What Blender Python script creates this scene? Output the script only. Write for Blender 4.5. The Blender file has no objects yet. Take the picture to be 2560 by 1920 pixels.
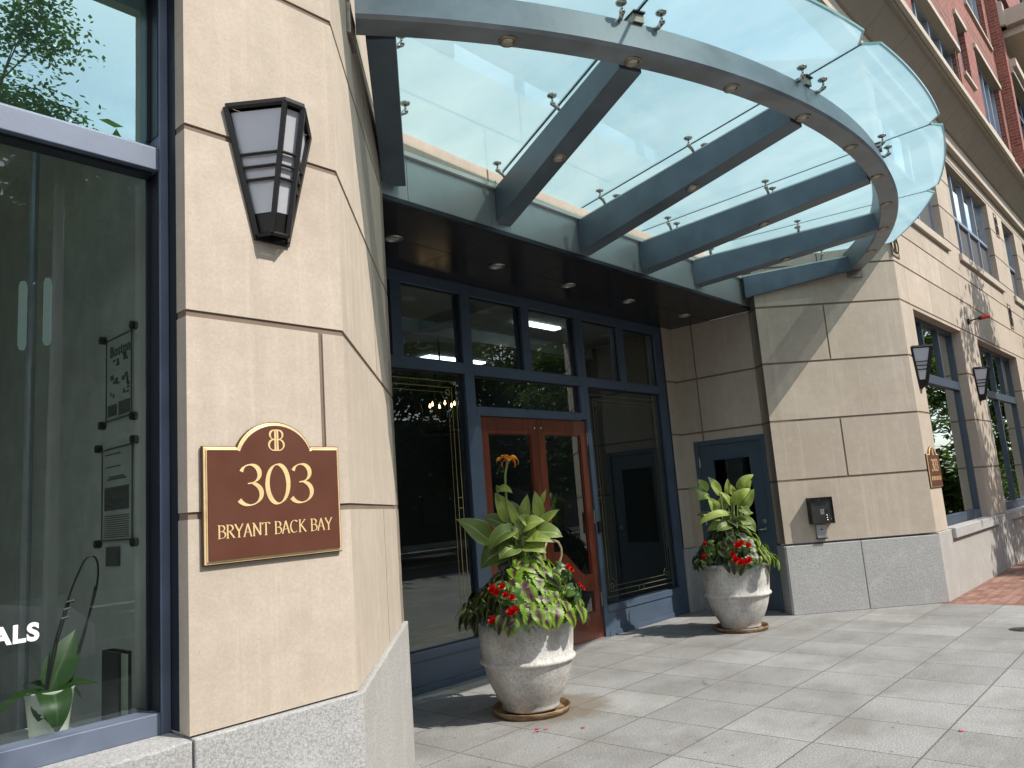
import bpy, math, random
from math import sin, cos, tan, radians, pi, hypot, atan2, degrees
from mathutils import Vector, Matrix, noise
C = bpy.context.scene
COL = C.collection
# ------------------------------------------------------------ camera, sky, sun
az, pit, rol = radians(41.794), radians(8.962), radians(-4.347)
fwd = Vector((cos(pit)*cos(az), cos(pit)*sin(az), sin(pit)))
rt0 = Vector((sin(az), -cos(az), 0)); up0 = rt0.cross(fwd)
RT = rt0*cos(rol) + up0*sin(rol); UP = -rt0*sin(rol) + up0*cos(rol)
cam_d = bpy.data.cameras.new('camera'); cam = bpy.data.objects.new('camera', cam_d); COL.objects.link(cam)
cam.matrix_world = Matrix(((RT.x, UP.x, -fwd.x, 0), (RT.y, UP.y, -fwd.y, 0), (RT.z, UP.z, -fwd.z, 1.55), (0, 0, 0, 1)))
cam_d.sensor_width = 36; cam_d.lens = 36*1927.2/2560; cam_d.clip_start = .05; cam_d.clip_end = 600
C.camera = cam
SUN_AZ, SUN_EL = radians(20), radians(48)
sd = Vector((sin(SUN_AZ)*cos(SUN_EL), -cos(SUN_AZ)*cos(SUN_EL), sin(SUN_EL)))   # towards the sun
sl = bpy.data.lights.new('sun', 'SUN'); sl.energy = 4.5; sl.angle = radians(.5); sl.color = (1, .94, .85)
so = bpy.data.objects.new('sun', sl); COL.objects.link(so)
so.rotation_euler = sd.to_track_quat('Z', 'Y').to_euler()
W = bpy.data.worlds.new('World'); C.world = W; W.use_nodes = True
nt = W.node_tree; nt.nodes.clear()
wo = nt.nodes.new('ShaderNodeOutputWorld'); wb = nt.nodes.new('ShaderNodeBackground')
sk = nt.nodes.new('ShaderNodeTexSky'); sk.sky_type = 'NISHITA'; sk.sun_disc = False
sk.sun_elevation = SUN_EL; sk.sun_rotation = atan2(sd.x, sd.y)
tc = nt.nodes.new('ShaderNodeTexCoord'); mp = nt.nodes.new('ShaderNodeMapping'); mp.inputs['Scale'].default_value = (1, 1, 2.6)
nz = nt.nodes.new('ShaderNodeTexNoise'); nz.inputs['Scale'].default_value = 2.2; nz.inputs['Detail'].default_value = 7; nz.inputs['Roughness'].default_value = .55
cr = nt.nodes.new('ShaderNodeValToRGB'); cr.color_ramp.elements[0].position = .40; cr.color_ramp.elements[1].position = .64
mxw = nt.nodes.new('ShaderNodeMixRGB'); mxw.inputs[2].default_value = (11, 11.4, 12, 1)
nt.links.new(tc.outputs['Generated'], mp.inputs[0]); nt.links.new(mp.outputs[0], nz.inputs[0]); nt.links.new(nz.outputs[0], cr.inputs[0])
nt.links.new(cr.outputs[0], mxw.inputs[0]); nt.links.new(sk.outputs[0], mxw.inputs[1]); nt.links.new(mxw.outputs[0], wb.inputs[0])
wb.inputs[1].default_value = .148; nt.links.new(wb.outputs[0], wo.inputs[0])
vs = C.view_settings; vs.view_transform = 'Standard'; vs.look = 'None'; vs.exposure = .29; vs.gamma = 1
C.render.engine = 'CYCLES'
try:
    C.cycles.max_bounces = 8; C.cycles.transparent_max_bounces = 12; C.cycles.caustics_reflective = False; C.cycles.caustics_refractive = False
except Exception: pass
R = random.Random(7)
# ------------------------------------------------------------ materials
class N:
    def fres(s, ior, k=1., add=0.):
        fr = s.n('ShaderNodeFresnel'); fr.inputs[0].default_value = ior; ge = s.n('ShaderNodeNewGeometry')
        f = s.math('MINIMUM', s.math('ADD', s.math('MULTIPLY', fr.outputs[0], k), add), 1.)
        return s.math('MULTIPLY', f, s.math('SUBTRACT', 1., ge.outputs['Backfacing']))
    def __init__(s, name):
        s.m = bpy.data.materials.new(name); s.m.use_nodes = True; s.t = s.m.node_tree; s.t.nodes.clear()
        s.out = s.n('ShaderNodeOutputMaterial')
    def n(s, ty, **k):
        x = s.t.nodes.new(ty)
        for a, v in k.items():
            if a in x.inputs.keys(): x.inputs[a].default_value = v
            else: setattr(x, a, v)
        return x
    def l(s, a, b): s.t.links.new(a, b)
    def uv(s, sc=(1, 1, 1), loc=(0, 0, 0), co='UV'):
        t = s.n('ShaderNodeTexCoord'); m = s.n('ShaderNodeMapping'); m.inputs['Scale'].default_value = sc; m.inputs['Location'].default_value = loc
        s.l(t.outputs[co], m.inputs[0]); return m.outputs[0]
    def noise(s, vec, scale, detail=4, rough=.55):
        x = s.n('ShaderNodeTexNoise'); x.inputs['Scale'].default_value = scale; x.inputs['Detail'].default_value = detail; x.inputs['Roughness'].default_value = rough
        s.l(vec, x.inputs[0]); return x.outputs[0]
    def ramp(s, f, stops):
        x = s.n('ShaderNodeValToRGB'); e = x.color_ramp.elements
        while len(e) < len(stops): e.new(.5)
        for i, (p, c) in enumerate(stops):
            e[i].position = p; e[i].color = (c, c, c, 1) if not isinstance(c, tuple) else (*c, 1)
        s.l(f, x.inputs[0]); return x.outputs[0]
    def mix(s, f, a, b, bt='MIX'):
        x = s.n('ShaderNodeMixRGB', blend_type=bt)
        for i, v in ((0, f), (1, a), (2, b)):
            if isinstance(v, (int, float)): x.inputs[i].default_value = v if i == 0 else (v, v, v, 1)
            elif isinstance(v, tuple): x.inputs[i].default_value = (*v, 1)
            else: s.l(v, x.inputs[i])
        return x.outputs[0]
    def math(s, op, a, b=0.):
        x = s.n('ShaderNodeMath', operation=op)
        for i, v in ((0, a), (1, b)):
            if isinstance(v, (int, float)): x.inputs[i].default_value = v
            else: s.l(v, x.inputs[i])
        return x.outputs[0]
    def attr(s, nm):
        x = s.n('ShaderNodeAttribute'); x.attribute_name = nm; return x.outputs['Fac']
    def bsdf(s, col, rough=.5, metal=0., bump=None, bs=.3, bd=.01, spec=.5, coat=0., **k):
        b = s.n('ShaderNodeBsdfPrincipled')
        for i, v in (('Base Color', col), ('Roughness', rough)):
            if isinstance(v, tuple): b.inputs[i].default_value = (*v, 1)
            elif isinstance(v, (int, float)): b.inputs[i].default_value = v
            else: s.l(v, b.inputs[i])
        b.inputs['Metallic'].default_value = metal; b.inputs['Specular IOR Level'].default_value = spec; b.inputs['Coat Weight'].default_value = coat
        if bump is not None:
            bp = s.n('ShaderNodeBump'); bp.inputs['Strength'].default_value = bs; bp.inputs['Distance'].default_value = bd
            s.l(bump, bp.inputs['Height']); s.l(bp.outputs[0], b.inputs['Normal'])
        s.l(b.outputs[0], s.out.inputs[0]); s.b = b; return b
def simple(name, col, rough=.5, metal=0., var=.12, vs_=6., bs=.08, spec=.5, coat=0.):
    m = N(name); v = m.uv(co='Object'); f = m.noise(v, vs_, 5)
    c = m.mix(m.ramp(f, [(.3, 0.), (.7, 1.)]), tuple(x*(1-var) for x in col), tuple(min(1, x*(1+var)) for x in col))
    m.bsdf(c, m.ramp(f, [(.2, max(0., rough-.06)), (.8, min(1., rough+.08))]), metal, m.noise(v, vs_*14, 3), bs, .002, spec, coat); return m.m
def emis(name, col, st):
    m = N(name); e = m.n('ShaderNodeEmission'); e.inputs[0].default_value = (*col, 1); e.inputs[1].default_value = st; m.l(e.outputs[0], m.out.inputs[0]); return m.m
def glass(name, tint, refl, rough=0.0, blotch=False, gc=(.9, .98, .97), k=1.7):
    m = N(name); t = m.n('ShaderNodeBsdfTransparent'); t.inputs[0].default_value = (*tint, 1)
    g = m.n('ShaderNodeBsdfGlossy'); g.inputs['Roughness'].default_value = rough; g.inputs[0].default_value = (*gc, 1)
    if blotch:
        bp = m.n('ShaderNodeBump'); bp.inputs['Strength'].default_value = .05; bp.inputs['Distance'].default_value = .03
        m.l(m.noise(m.uv(), 1.1, 1), bp.inputs['Height']); m.l(bp.outputs[0], g.inputs['Normal'])
    f = m.fres(1.5, k, refl)
    mx = m.n('ShaderNodeMixShader'); m.l(f, mx.inputs[0]); m.l(t.outputs[0], mx.inputs[1]); m.l(g.outputs[0], mx.inputs[2]); m.l(mx.outputs[0], m.out.inputs[0]); return m.m
# precast stone
def stone_mat(name, a, b, streak=.3):
    m = N(name); v = m.uv(); tone = m.attr('tone')
    big = m.noise(v, 1.1, 5, .6); c = m.mix(m.ramp(big, [(.3, 0.), (.72, 1.)]), a, b)
    c = m.mix(m.math('MULTIPLY', tone, .75), c, tuple(x*.84 for x in a))
    mo = m.noise(m.uv((1, 1, 1), (2, 8, 0)), 7, 6, .75); c = m.mix(m.ramp(mo, [(.46, 0.), (.64, .26)]), c, tuple(x*.76 for x in a)); c = m.mix(m.ramp(mo, [(.34, .25), (.46, 0.)]), c, tuple(min(1, x*1.1) for x in b))
    st = m.noise(m.uv((9, .35, 1)), 1.3, 6, .65)
    c = m.mix(m.math('MULTIPLY', m.ramp(st, [(.52, 0.), (.74, 1.)]), streak), c, tuple(min(1, x*1.22) for x in b))
    st2 = m.noise(m.uv((5, .25, 1), (3, 9, 0)), 1.6, 5, .6)
    c = m.mix(m.math('MULTIPLY', m.ramp(st2, [(.55, 0.), (.8, 1.)]), streak*.7), c, tuple(x*.62 for x in a))
    fine = m.noise(v, 60, 4, .7); c = m.mix(m.ramp(fine, [(.35, .25), (.6, 0.)]), c, tuple(x*.72 for x in a))
    fn2 = m.noise(m.uv((1,1,1),(7,3,1)), 150, 2, .6); c = m.mix(m.ramp(fn2, [(.55, 0.), (.75, .3)]), c, tuple(min(1,x*1.25) for x in b))
    vo = m.n('ShaderNodeTexVoronoi'); vo.inputs['Scale'].default_value = 26; m.l(v, vo.inputs[0])
    pit_ = m.ramp(vo.outputs[0], [(.035, 1.), (.06, 0.)]); sel = m.ramp(m.noise(v, 9, 2), [(.5, 0.), (.56, 1.)])
    pit2 = m.math('MULTIPLY', pit_, sel); c = m.mix(m.math('MULTIPLY', pit2, .6), c, (.16, .12, .09))
    h = m.math('SUBTRACT', m.math('ADD', m.math('MULTIPLY', fine, .5), m.math('MULTIPLY', m.noise(v, 9, 3), .6)), pit2)
    m.bsdf(c, .85, 0, h, .3, .004, .25); return m.m
M = {}
M['stone'] = stone_mat('precast_stone', (.445, .380, .308), (.565, .492, .408), .38)
M['stone_pale'] = stone_mat('pale_precast', (.45, .395, .325), (.52, .465, .39), .15)
M['soffit_stone'] = stone_mat('shaded_soffit_stone', (.27, .235, .19), (.33, .29, .24), .2)  # darker copy of the stone, the soffit's shade put into its colour
M['joint'] = simple('sealant', (.19, .14, .105), .9, bs=.3)
def granite(name, base, sc=1., lines=False):
    m = N(name); v = m.uv()
    f = m.noise(v, 120*sc, 5, .85); g = m.noise(v, 65*sc, 4, .8)
    c = m.ramp(f, [(.33, tuple(x*.42 for x in base)), (.47, base), (.66, tuple(min(1, x*1.5) for x in base))])
    c = m.mix(m.ramp(g, [(.40, .6), (.55, 0.)]), c, tuple(x*.45 for x in base))
    bl_ = m.noise(v, 5, 5, .75); c = m.mix(m.ramp(bl_, [(.52, 0.), (.72, .38)]), c, tuple(min(1, x*1.5) for x in base))
    big = m.noise(v, 1.3, 5, .6); c = m.mix(m.ramp(big, [(.35, .3), (.7, 0.)]), c, tuple(x*.6 for x in base))
    if lines:
        w = m.noise(m.uv((14, .5, 1)), 1.4, 5, .7); c = m.mix(m.ramp(w, [(.55, 0.), (.75, .45)]), c, tuple(min(1, x*1.5) for x in base))
    m.bsdf(c, .75, 0, m.math('ADD', f, m.noise(v, 18, 3)), .55, .006, .3); return m.m
M['granite'] = granite('granite', (.42, .42, .415))
M['granite_side'] = granite('streaked_granite', (.42, .41, .39), 1., True)
def pavers():
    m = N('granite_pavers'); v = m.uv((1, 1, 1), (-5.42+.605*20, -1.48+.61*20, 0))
    br = m.n('ShaderNodeTexBrick'); br.offset = 0; br.squash = 1
    for k, x in (('Scale', 1.), ('Mortar Size', .0065), ('Mortar Smooth', .35), ('Bias', 0.), ('Brick Width', .605), ('Row Height', .61)): br.inputs[k].default_value = x
    br.inputs['Color1'].default_value = (.232, .231, .225, 1); br.inputs['Color2'].default_value = (.33, .329, .322, 1); br.inputs['Mortar'].default_value = (.085, .078, .07, 1)
    m.l(v, br.inputs[0]); w = m.uv()
    f = m.noise(w, 85, 5, .8); c = m.mix(m.ramp(f, [(.38, .65), (.52, 0.)]), br.outputs[0], (.10, .10, .098))
    c = m.mix(m.ramp(f, [(.52, 0.), (.68, .75)]), c, (.55, .55, .54))
    st = m.noise(w, 1.6, 6, .65); c = m.mix(m.ramp(st, [(.42, 0.), (.66, .55)]), c, (.135, .127, .112))
    s2 = m.noise(m.uv((1, 3.2, 1), (4, 2, 0)), 1.7, 6, .7); c = m.mix(m.ramp(s2, [(.54, 0.), (.74, .3)]), c, (.43, .425, .41))
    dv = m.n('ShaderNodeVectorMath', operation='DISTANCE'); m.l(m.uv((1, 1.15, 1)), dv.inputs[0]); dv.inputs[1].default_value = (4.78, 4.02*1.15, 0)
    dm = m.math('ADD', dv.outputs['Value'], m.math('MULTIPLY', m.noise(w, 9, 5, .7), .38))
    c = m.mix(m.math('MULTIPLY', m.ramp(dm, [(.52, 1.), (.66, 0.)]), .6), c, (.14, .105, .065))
    ck = m.n('ShaderNodeTexVoronoi', feature='DISTANCE_TO_EDGE'); ck.inputs['Scale'].default_value = 1.05
    wn = m.n('ShaderNodeTexNoise'); wn.inputs['Scale'].default_value = 4; wn.inputs['Detail'].default_value = 6; m.l(w, wn.inputs[0])
    m.l(m.mix(.22, w, wn.outputs[1]), ck.inputs[0])
    cs = m.ramp(m.noise(w, .8, 1), [(.68, 0.), (.7, 1.)]); ckf = m.math('MULTIPLY', m.ramp(ck.outputs[0], [(.003, .75), (.012, 0.)]), cs)
    c = m.mix(ckf, c, (.09, .08, .07))
    sp = m.n('ShaderNodeTexVoronoi'); sp.inputs['Scale'].default_value = 7.; m.l(w, sp.inputs[0])
    c = m.mix(m.math('MULTIPLY', m.ramp(sp.outputs[0], [(.05, 1.), (.09, 0.)]), .75), c, (.09, .082, .07))
    h = m.math('ADD', m.math('MULTIPLY', br.outputs['Fac'], -2.5), m.math('MULTIPLY', f, .35))
    m.bsdf(c, .72, 0, h, .35, .004, .3); return m.m
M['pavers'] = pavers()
def bricks(name, c1, c2, mort, bw, rh, ms, off=.5, rough=.85, rot=None, bs=.5):
    m = N(name); v = m.uv()
    br = m.n('ShaderNodeTexBrick'); br.offset = off
    for k, x in (('Scale', 1.), ('Mortar Size', ms), ('Mortar Smooth', .2), ('Bias', 0.), ('Brick Width', bw), ('Row Height', rh)): br.inputs[k].default_value = x
    br.inputs['Color1'].default_value = (*c1, 1); br.inputs['Color2'].default_value = (*c2, 1); br.inputs['Mortar'].default_value = (*mort, 1)
    m.l(v, br.inputs[0]); f = m.noise(v, 40, 4, .7); c = m.mix(m.ramp(f, [(.35, .4), (.6, 0.)]), br.outputs[0], tuple(x*.55 for x in c1))
    g = m.noise(v, 2.2, 4, .6); c = m.mix(m.ramp(g, [(.4, 0.), (.7, .3)]), c, tuple(min(1, x*1.35) for x in c2))
    m.bsdf(c, rough, 0, m.math('ADD', m.math('MULTIPLY', br.outputs['Fac'], -1.), m.math('MULTIPLY', f, .3)), bs, .006, .25); return m.m
M['brick'] = bricks('red_brick', (.20, .062, .045), (.30, .112, .088), (.36, .29, .25), .205, .075, .006)
M['brick_pave'] = bricks('brick_paving', (.17, .075, .055), (.33, .19, .15), (.12, .105, .095), .205, .105, .008, .5)
M['asphalt'] = simple('asphalt', (.055, .055, .055), .9, bs=.5, vs_=3.)
M['kerb'] = granite('kerb_granite', (.36, .36, .35))
M['blue'] = simple('blue_grey_paint', (.062, .090, .135), .42, 0, .1, 4., .1)
M['blue_door'] = simple('door_blue_paint', (.055, .085, .118), .45, 0, .1, 4., .08)
M['alu'] = simple('weathered_blue_aluminium', (.125, .155, .215), .5, .15, .14, 5., .15)
M['alu_pale'] = simple('pale_window_metal', (.27, .31, .38), .45, .3, .1, 5.)
M['canopy'] = simple('canopy_steel', (.10, .135, .17), .42, .25, .22, 3.2, .15)
M['ring'] = simple('ring_steel', (.21, .24, .265), .45, .3, .24, 3.5, .25)
M['fascia'] = simple('brushed_panel', (.34, .37, .365), .42, .55, .08, 2.)
M['trim'] = simple('white_trim', (.6, .63, .6), .5, .1, .1, 3.)
M['soffit'] = simple('dark_gloss_soffit', (.020, .020, .023), .2, 0, .2, 2., .0, .16)
M['dark'] = simple('dark_gasket', (.01, .013, .02), .4, 0, .1)
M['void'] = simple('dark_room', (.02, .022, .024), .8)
M['ceil'] = simple('lobby_ceiling', (.36, .37, .35), .8)
M['wallin'] = simple('inner_wall', (.50, .51, .49), .8)
M['floorin'] = simple('inner_floor', (.10, .09, .08), .35)
M['glass'] = glass('storefront_glass', (.88, .92, .91), .01, k=2.3)
M['glass_shop'] = glass('shop_glass', (.82, .855, .84), .02, 0, True)
M['glass_street'] = glass('street_glass', (.6, .66, .64), .22, 0, True); M['frame_dark'] = simple('dark_navy_frame', (.05, .068, .10), .42)
M['glass_up'] = glass('reflective_glass', (.4, .45, .47), .72, 0, True)
M['glass_sky'] = glass('upper_shop_glass', (.7, .85, .85), .38, 0, True, (.64, .97, .96))
M['screen'] = simple('window_screen', (.085, .082, .085), .75, 0, .1, 30.)
M['blind'] = simple('dark_blind', (.12, .10, .09), .8)
def frosted():
    m = N('frosted_glass'); v = m.uv()
    st = m.noise(m.uv((1.3, .5, 1)), 1.2, 5, .6)
    col = m.mix(m.ramp(st, [(.35, 0.), (.7, 1.)]), (.33, .52, .61), (.47, .65, .72))
    d = m.noise(m.uv((1, 1, 1), (5, 5, 0)), 7, 5, .7); col = m.mix(m.ramp(d, [(.52, 0.), (.72, .32)]), col, (.60, .62, .58))
    tr = m.n('ShaderNodeBsdfTranslucent'); m.l(col, tr.inputs[0])
    tp = m.n('ShaderNodeBsdfTransparent'); tp.inputs[0].default_value = (.86, .97, .96, 1)
    df = m.n('ShaderNodeBsdfDiffuse'); df.inputs[0].default_value = (.6, .82, .84, 1)
    a = m.n('ShaderNodeMixShader'); a.inputs[0].default_value = .22; m.l(tr.outputs[0], a.inputs[1]); m.l(tp.outputs[0], a.inputs[2])
    a2 = m.n('ShaderNodeMixShader'); a2.inputs[0].default_value = .12; m.l(a.outputs[0], a2.inputs[1]); m.l(df.outputs[0], a2.inputs[2])
    g = m.n('ShaderNodeBsdfGlossy'); g.inputs['Roughness'].default_value = .04
    b = m.n('ShaderNodeMixShader'); m.l(m.fres(1.45), b.inputs[0]); m.l(a2.outputs[0], b.inputs[1]); m.l(g.outputs[0], b.inputs[2]); m.l(b.outputs[0], m.out.inputs[0]); return m.m
M['frost'] = frosted(); M['clear_top'] = glass('clear_top', (.93, .98, .97), 0.)
M['edge'] = simple('glass_edge_green', (.12, .33, .30), .2)
M['steel'] = simple('stainless_steel', (.42, .41, .38), .28, 1., .1, 20.)
M['nickel'] = simple('aged_nickel', (.30, .265, .21), .42, .85, .2, 30., .2)
M['lens'] = simple('lamp_lens', (.45, .44, .4), .2, 0)
M['black'] = simple('black_metal', (.014, .013, .013), .45, .3, .2, 12., .15)
M['black_face'] = simple('dark_bronze_face', (.055, .055, .055), .4, .5, .15, 8.)
M['grey_metal'] = simple('satin_grey_metal', (.42, .43, .45), .4, .6, .1, 10.)
M['white_glass'] = simple('opal_glass', (.50, .51, .55), .35, 0, .03, 4., 0.)
M['gold'] = simple('gold_leaf', (.78, .58, .32), .42, .35, .1, 20., .1)
M['plaque_edge'] = simple('dark_bronze_edge', (.09, .05, .025), .4, .6)
M['letters'] = simple('gold_lettering', (.80, .60, .30), .42, .25, .06, 20.)
M['gold_dim'] = simple('gold_etching', (.24, .20, .08), .7, .1, .05, 10.)
M['gold_faint'] = simple('faint_etching', (.12, .115, .07), .7, 0, .05, 10.)
M['plaque'] = simple('brown_plaque', (.095, .030, .015), .45, .0, .06, 8., .05)
M['cream_em'] = simple('emblem_cream', (.62, .5, .3), .5, .2)
M['red_lens'] = simple('red_lens', (.5, .01, .012), .25)
M['white_vinyl'] = simple('white_vinyl', (.85, .85, .85), .5, 0, .02)
def wood():
    m = N('mahogany'); v = m.uv((14, 1.2, 1)); f = m.noise(v, 2.2, 6, .6)
    c = m.ramp(f, [(.3, (.085, .018, .008)), (.5, (.125, .028, .012)), (.7, (.175, .040, .017))])
    m.bsdf(c, .32, 0, f, .05, .002, .5, .3); return m.m
M['wood'] = wood()
def potm():
    m = N('limewashed_clay'); v = m.uv(co='Object')
    f = m.noise(v, 4.5, 7, .7); g = m.noise(v, 60, 4, .7)
    c = m.ramp(f, [(.32, (.34, .325, .305)), (.52, (.54, .525, .50)), (.72, (.68, .67, .645))])
    c = m.mix(m.ramp(g, [(.36, .5), (.55, 0.)]), c, (.22, .20, .18))
    st = m.noise(m.uv((9, 9, .8), co='Object'), 1.5, 5, .7); c = m.mix(m.ramp(st, [(.55, 0.), (.75, .4)]), c, (.72, .70, .65))
    m.bsdf(c, .85, 0, m.math('ADD', f, m.math('MULTIPLY', g, .5)), .4, .006, .25); return m.m
M['pot'] = potm()
def saucerm():
    m = N('stained_saucer'); v = m.uv((3, 3, 12), co='Object'); f = m.noise(v, 2.5, 6, .7)
    c = m.ramp(f, [(.35, (.10, .06, .03)), (.5, (.24, .15, .075)), (.68, (.42, .35, .26))]); m.bsdf(c, .5, 0, f, .2, .004, .4); return m.m
M['saucer'] = saucerm()
M['soil'] = simple('soil', (.03, .022, .015), .95, 0, .3, 30., .6)
def leafm(name, col_fn, trans=.35, rough=.5):
    m = N(name); t = m.n('ShaderNodeTexCoord'); sx = m.n('ShaderNodeSeparateXYZ'); m.l(t.outputs['UV'], sx.inputs[0])
    c = col_fn(m, sx.outputs[0], m.math('ABSOLUTE', m.math('SUBTRACT', sx.outputs[1], .5)), m.attr('tone'))
    b = m.n('ShaderNodeBsdfPrincipled'); m.l(c, b.inputs['Base Color']); b.inputs['Roughness'].default_value = rough
    tr = m.n('ShaderNodeBsdfTranslucent'); m.l(m.mix(.5, c, (.35, .5, .05), 'MULTIPLY') if False else c, tr.inputs[0])
    mx = m.n('ShaderNodeMixShader'); mx.inputs[0].default_value = trans; m.l(b.outputs[0], mx.inputs[1]); m.l(tr.outputs[0], mx.inputs[2]); m.l(mx.outputs[0], m.out.inputs[0]); return m.m
def canna_c(m, u, v, tone):
    w = m.math('SINE', m.math('MULTIPLY', m.math('SUBTRACT', m.math('MULTIPLY', u, 1.), m.math('MULTIPLY', v, 1.1)), 95.))
    base = m.mix(tone, (.035, .11, .02), (.30, .40, .05))
    c = m.mix(m.ramp(w, [(.35, 0.), (.95, .85)]), base, (.42, .47, .14))
    c = m.mix(m.ramp(v, [(.012, .85), (.03, 0.)]), c, (.5, .52, .2))
    return m.mix(m.ramp(v, [(.455, 0.), (.49, .7)]), c, (.45, .45, .18))
def coleus_c(m, u, v, tone):
    nn = m.noise(m.uv((3, 3, 1)), 6, 3, .6)
    vein = m.math('SINE', m.math('MULTIPLY', m.math('SUBTRACT', u, m.math('MULTIPLY', v, .9)), 60.))
    f = m.math('ADD', m.math('ADD', m.math('MULTIPLY', v, 1.7), m.math('MULTIPLY', u, .22)), m.math('ADD', m.math('MULTIPLY', nn, .2), m.math('MULTIPLY', vein, -.17)))
    g = m.mix(tone, (.19, .34, .022), (.06, .13, .015))
    c = m.mix(m.ramp(f, [(.47, 0.), (.60, 1.)]), (.055, .008, .022), g)
    return c
def dcoleus_c(m, u, v, tone):
    nn = m.noise(m.uv((3, 3, 1)), 5, 3, .6)
    f = m.math('ADD', m.math('MULTIPLY', v, 1.3), m.math('MULTIPLY', nn, .5))
    return m.mix(m.ramp(f, [(.50, 0.), (.72, 1.)]), (.022, .008, .012), m.mix(tone, (.035, .08, .012), (.10, .17, .02)))
def green_c(m, u, v, tone):
    c = m.mix(tone, (.03, .085, .018), (.075, .16, .03)); return m.mix(m.ramp(v, [(.015, .6), (.05, 0.)]), c, (.16, .25, .08))
M['canna'] = leafm('canna_leaf', canna_c); M['coleus'] = leafm('coleus_leaf', coleus_c, .28, .45); M['dcoleus'] = leafm('dark_coleus_leaf', dcoleus_c, .2, .45)
M['green'] = leafm('green_leaf', green_c, .3, .4)
M['tree'] = leafm('tree_leaf', lambda m, u, v, t: m.mix(t, (.035, .085, .012), (.13, .22, .03)), .5, .5)
M['orange'] = leafm('orange_petal', lambda m, u, v, t: m.mix(m.ramp(v, [(.1, 0.), (.45, .8)]), (.85, .28, .02), (.9, .45, .05)), .35, .5)
M['red'] = leafm('red_petal', lambda m, u, v, t: m.mix(t, (.42, .004, .006), (.75, .02, .018)), .25, .5)
M['pinkp'] = simple('pink_petal', (.65, .05, .12), .6)
M['stem'] = simple('green_stem', (.16, .22, .07), .5)
M['fescue'] = simple('blue_fescue', (.09, .13, .12), .7, 0, .3, 20.)
M['bark'] = simple('bark', (.13, .10, .075), .9, 0, .3, 9., .6)
M['carpaint'] = simple('white_car_paint', (.75, .76, .78), .2, 0, .02, 2., 0, .5, .6)
M['rubber'] = simple('tyre_rubber', (.02, .02, .02), .8)
M['yellow'] = simple('yellow_road_paint', (.55, .38, .06), .7)
M['paper'] = simple('paper', (.44, .45, .42), .8); M['ink'] = simple('ink', (.10, .105, .10), .7)
M['ceramic'] = simple('white_ceramic', (.8, .81, .74), .35); M['pagesm'] = simple('book_pages', (.58, .6, .45), .8, 0, .12, 40.)
M['cloth'] = simple('patterned_cloth', (.4, .3, .28), .9, 0, .5, 25.)
M['stain'] = simple('water_stain', (.17, .12, .07), .6)
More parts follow.
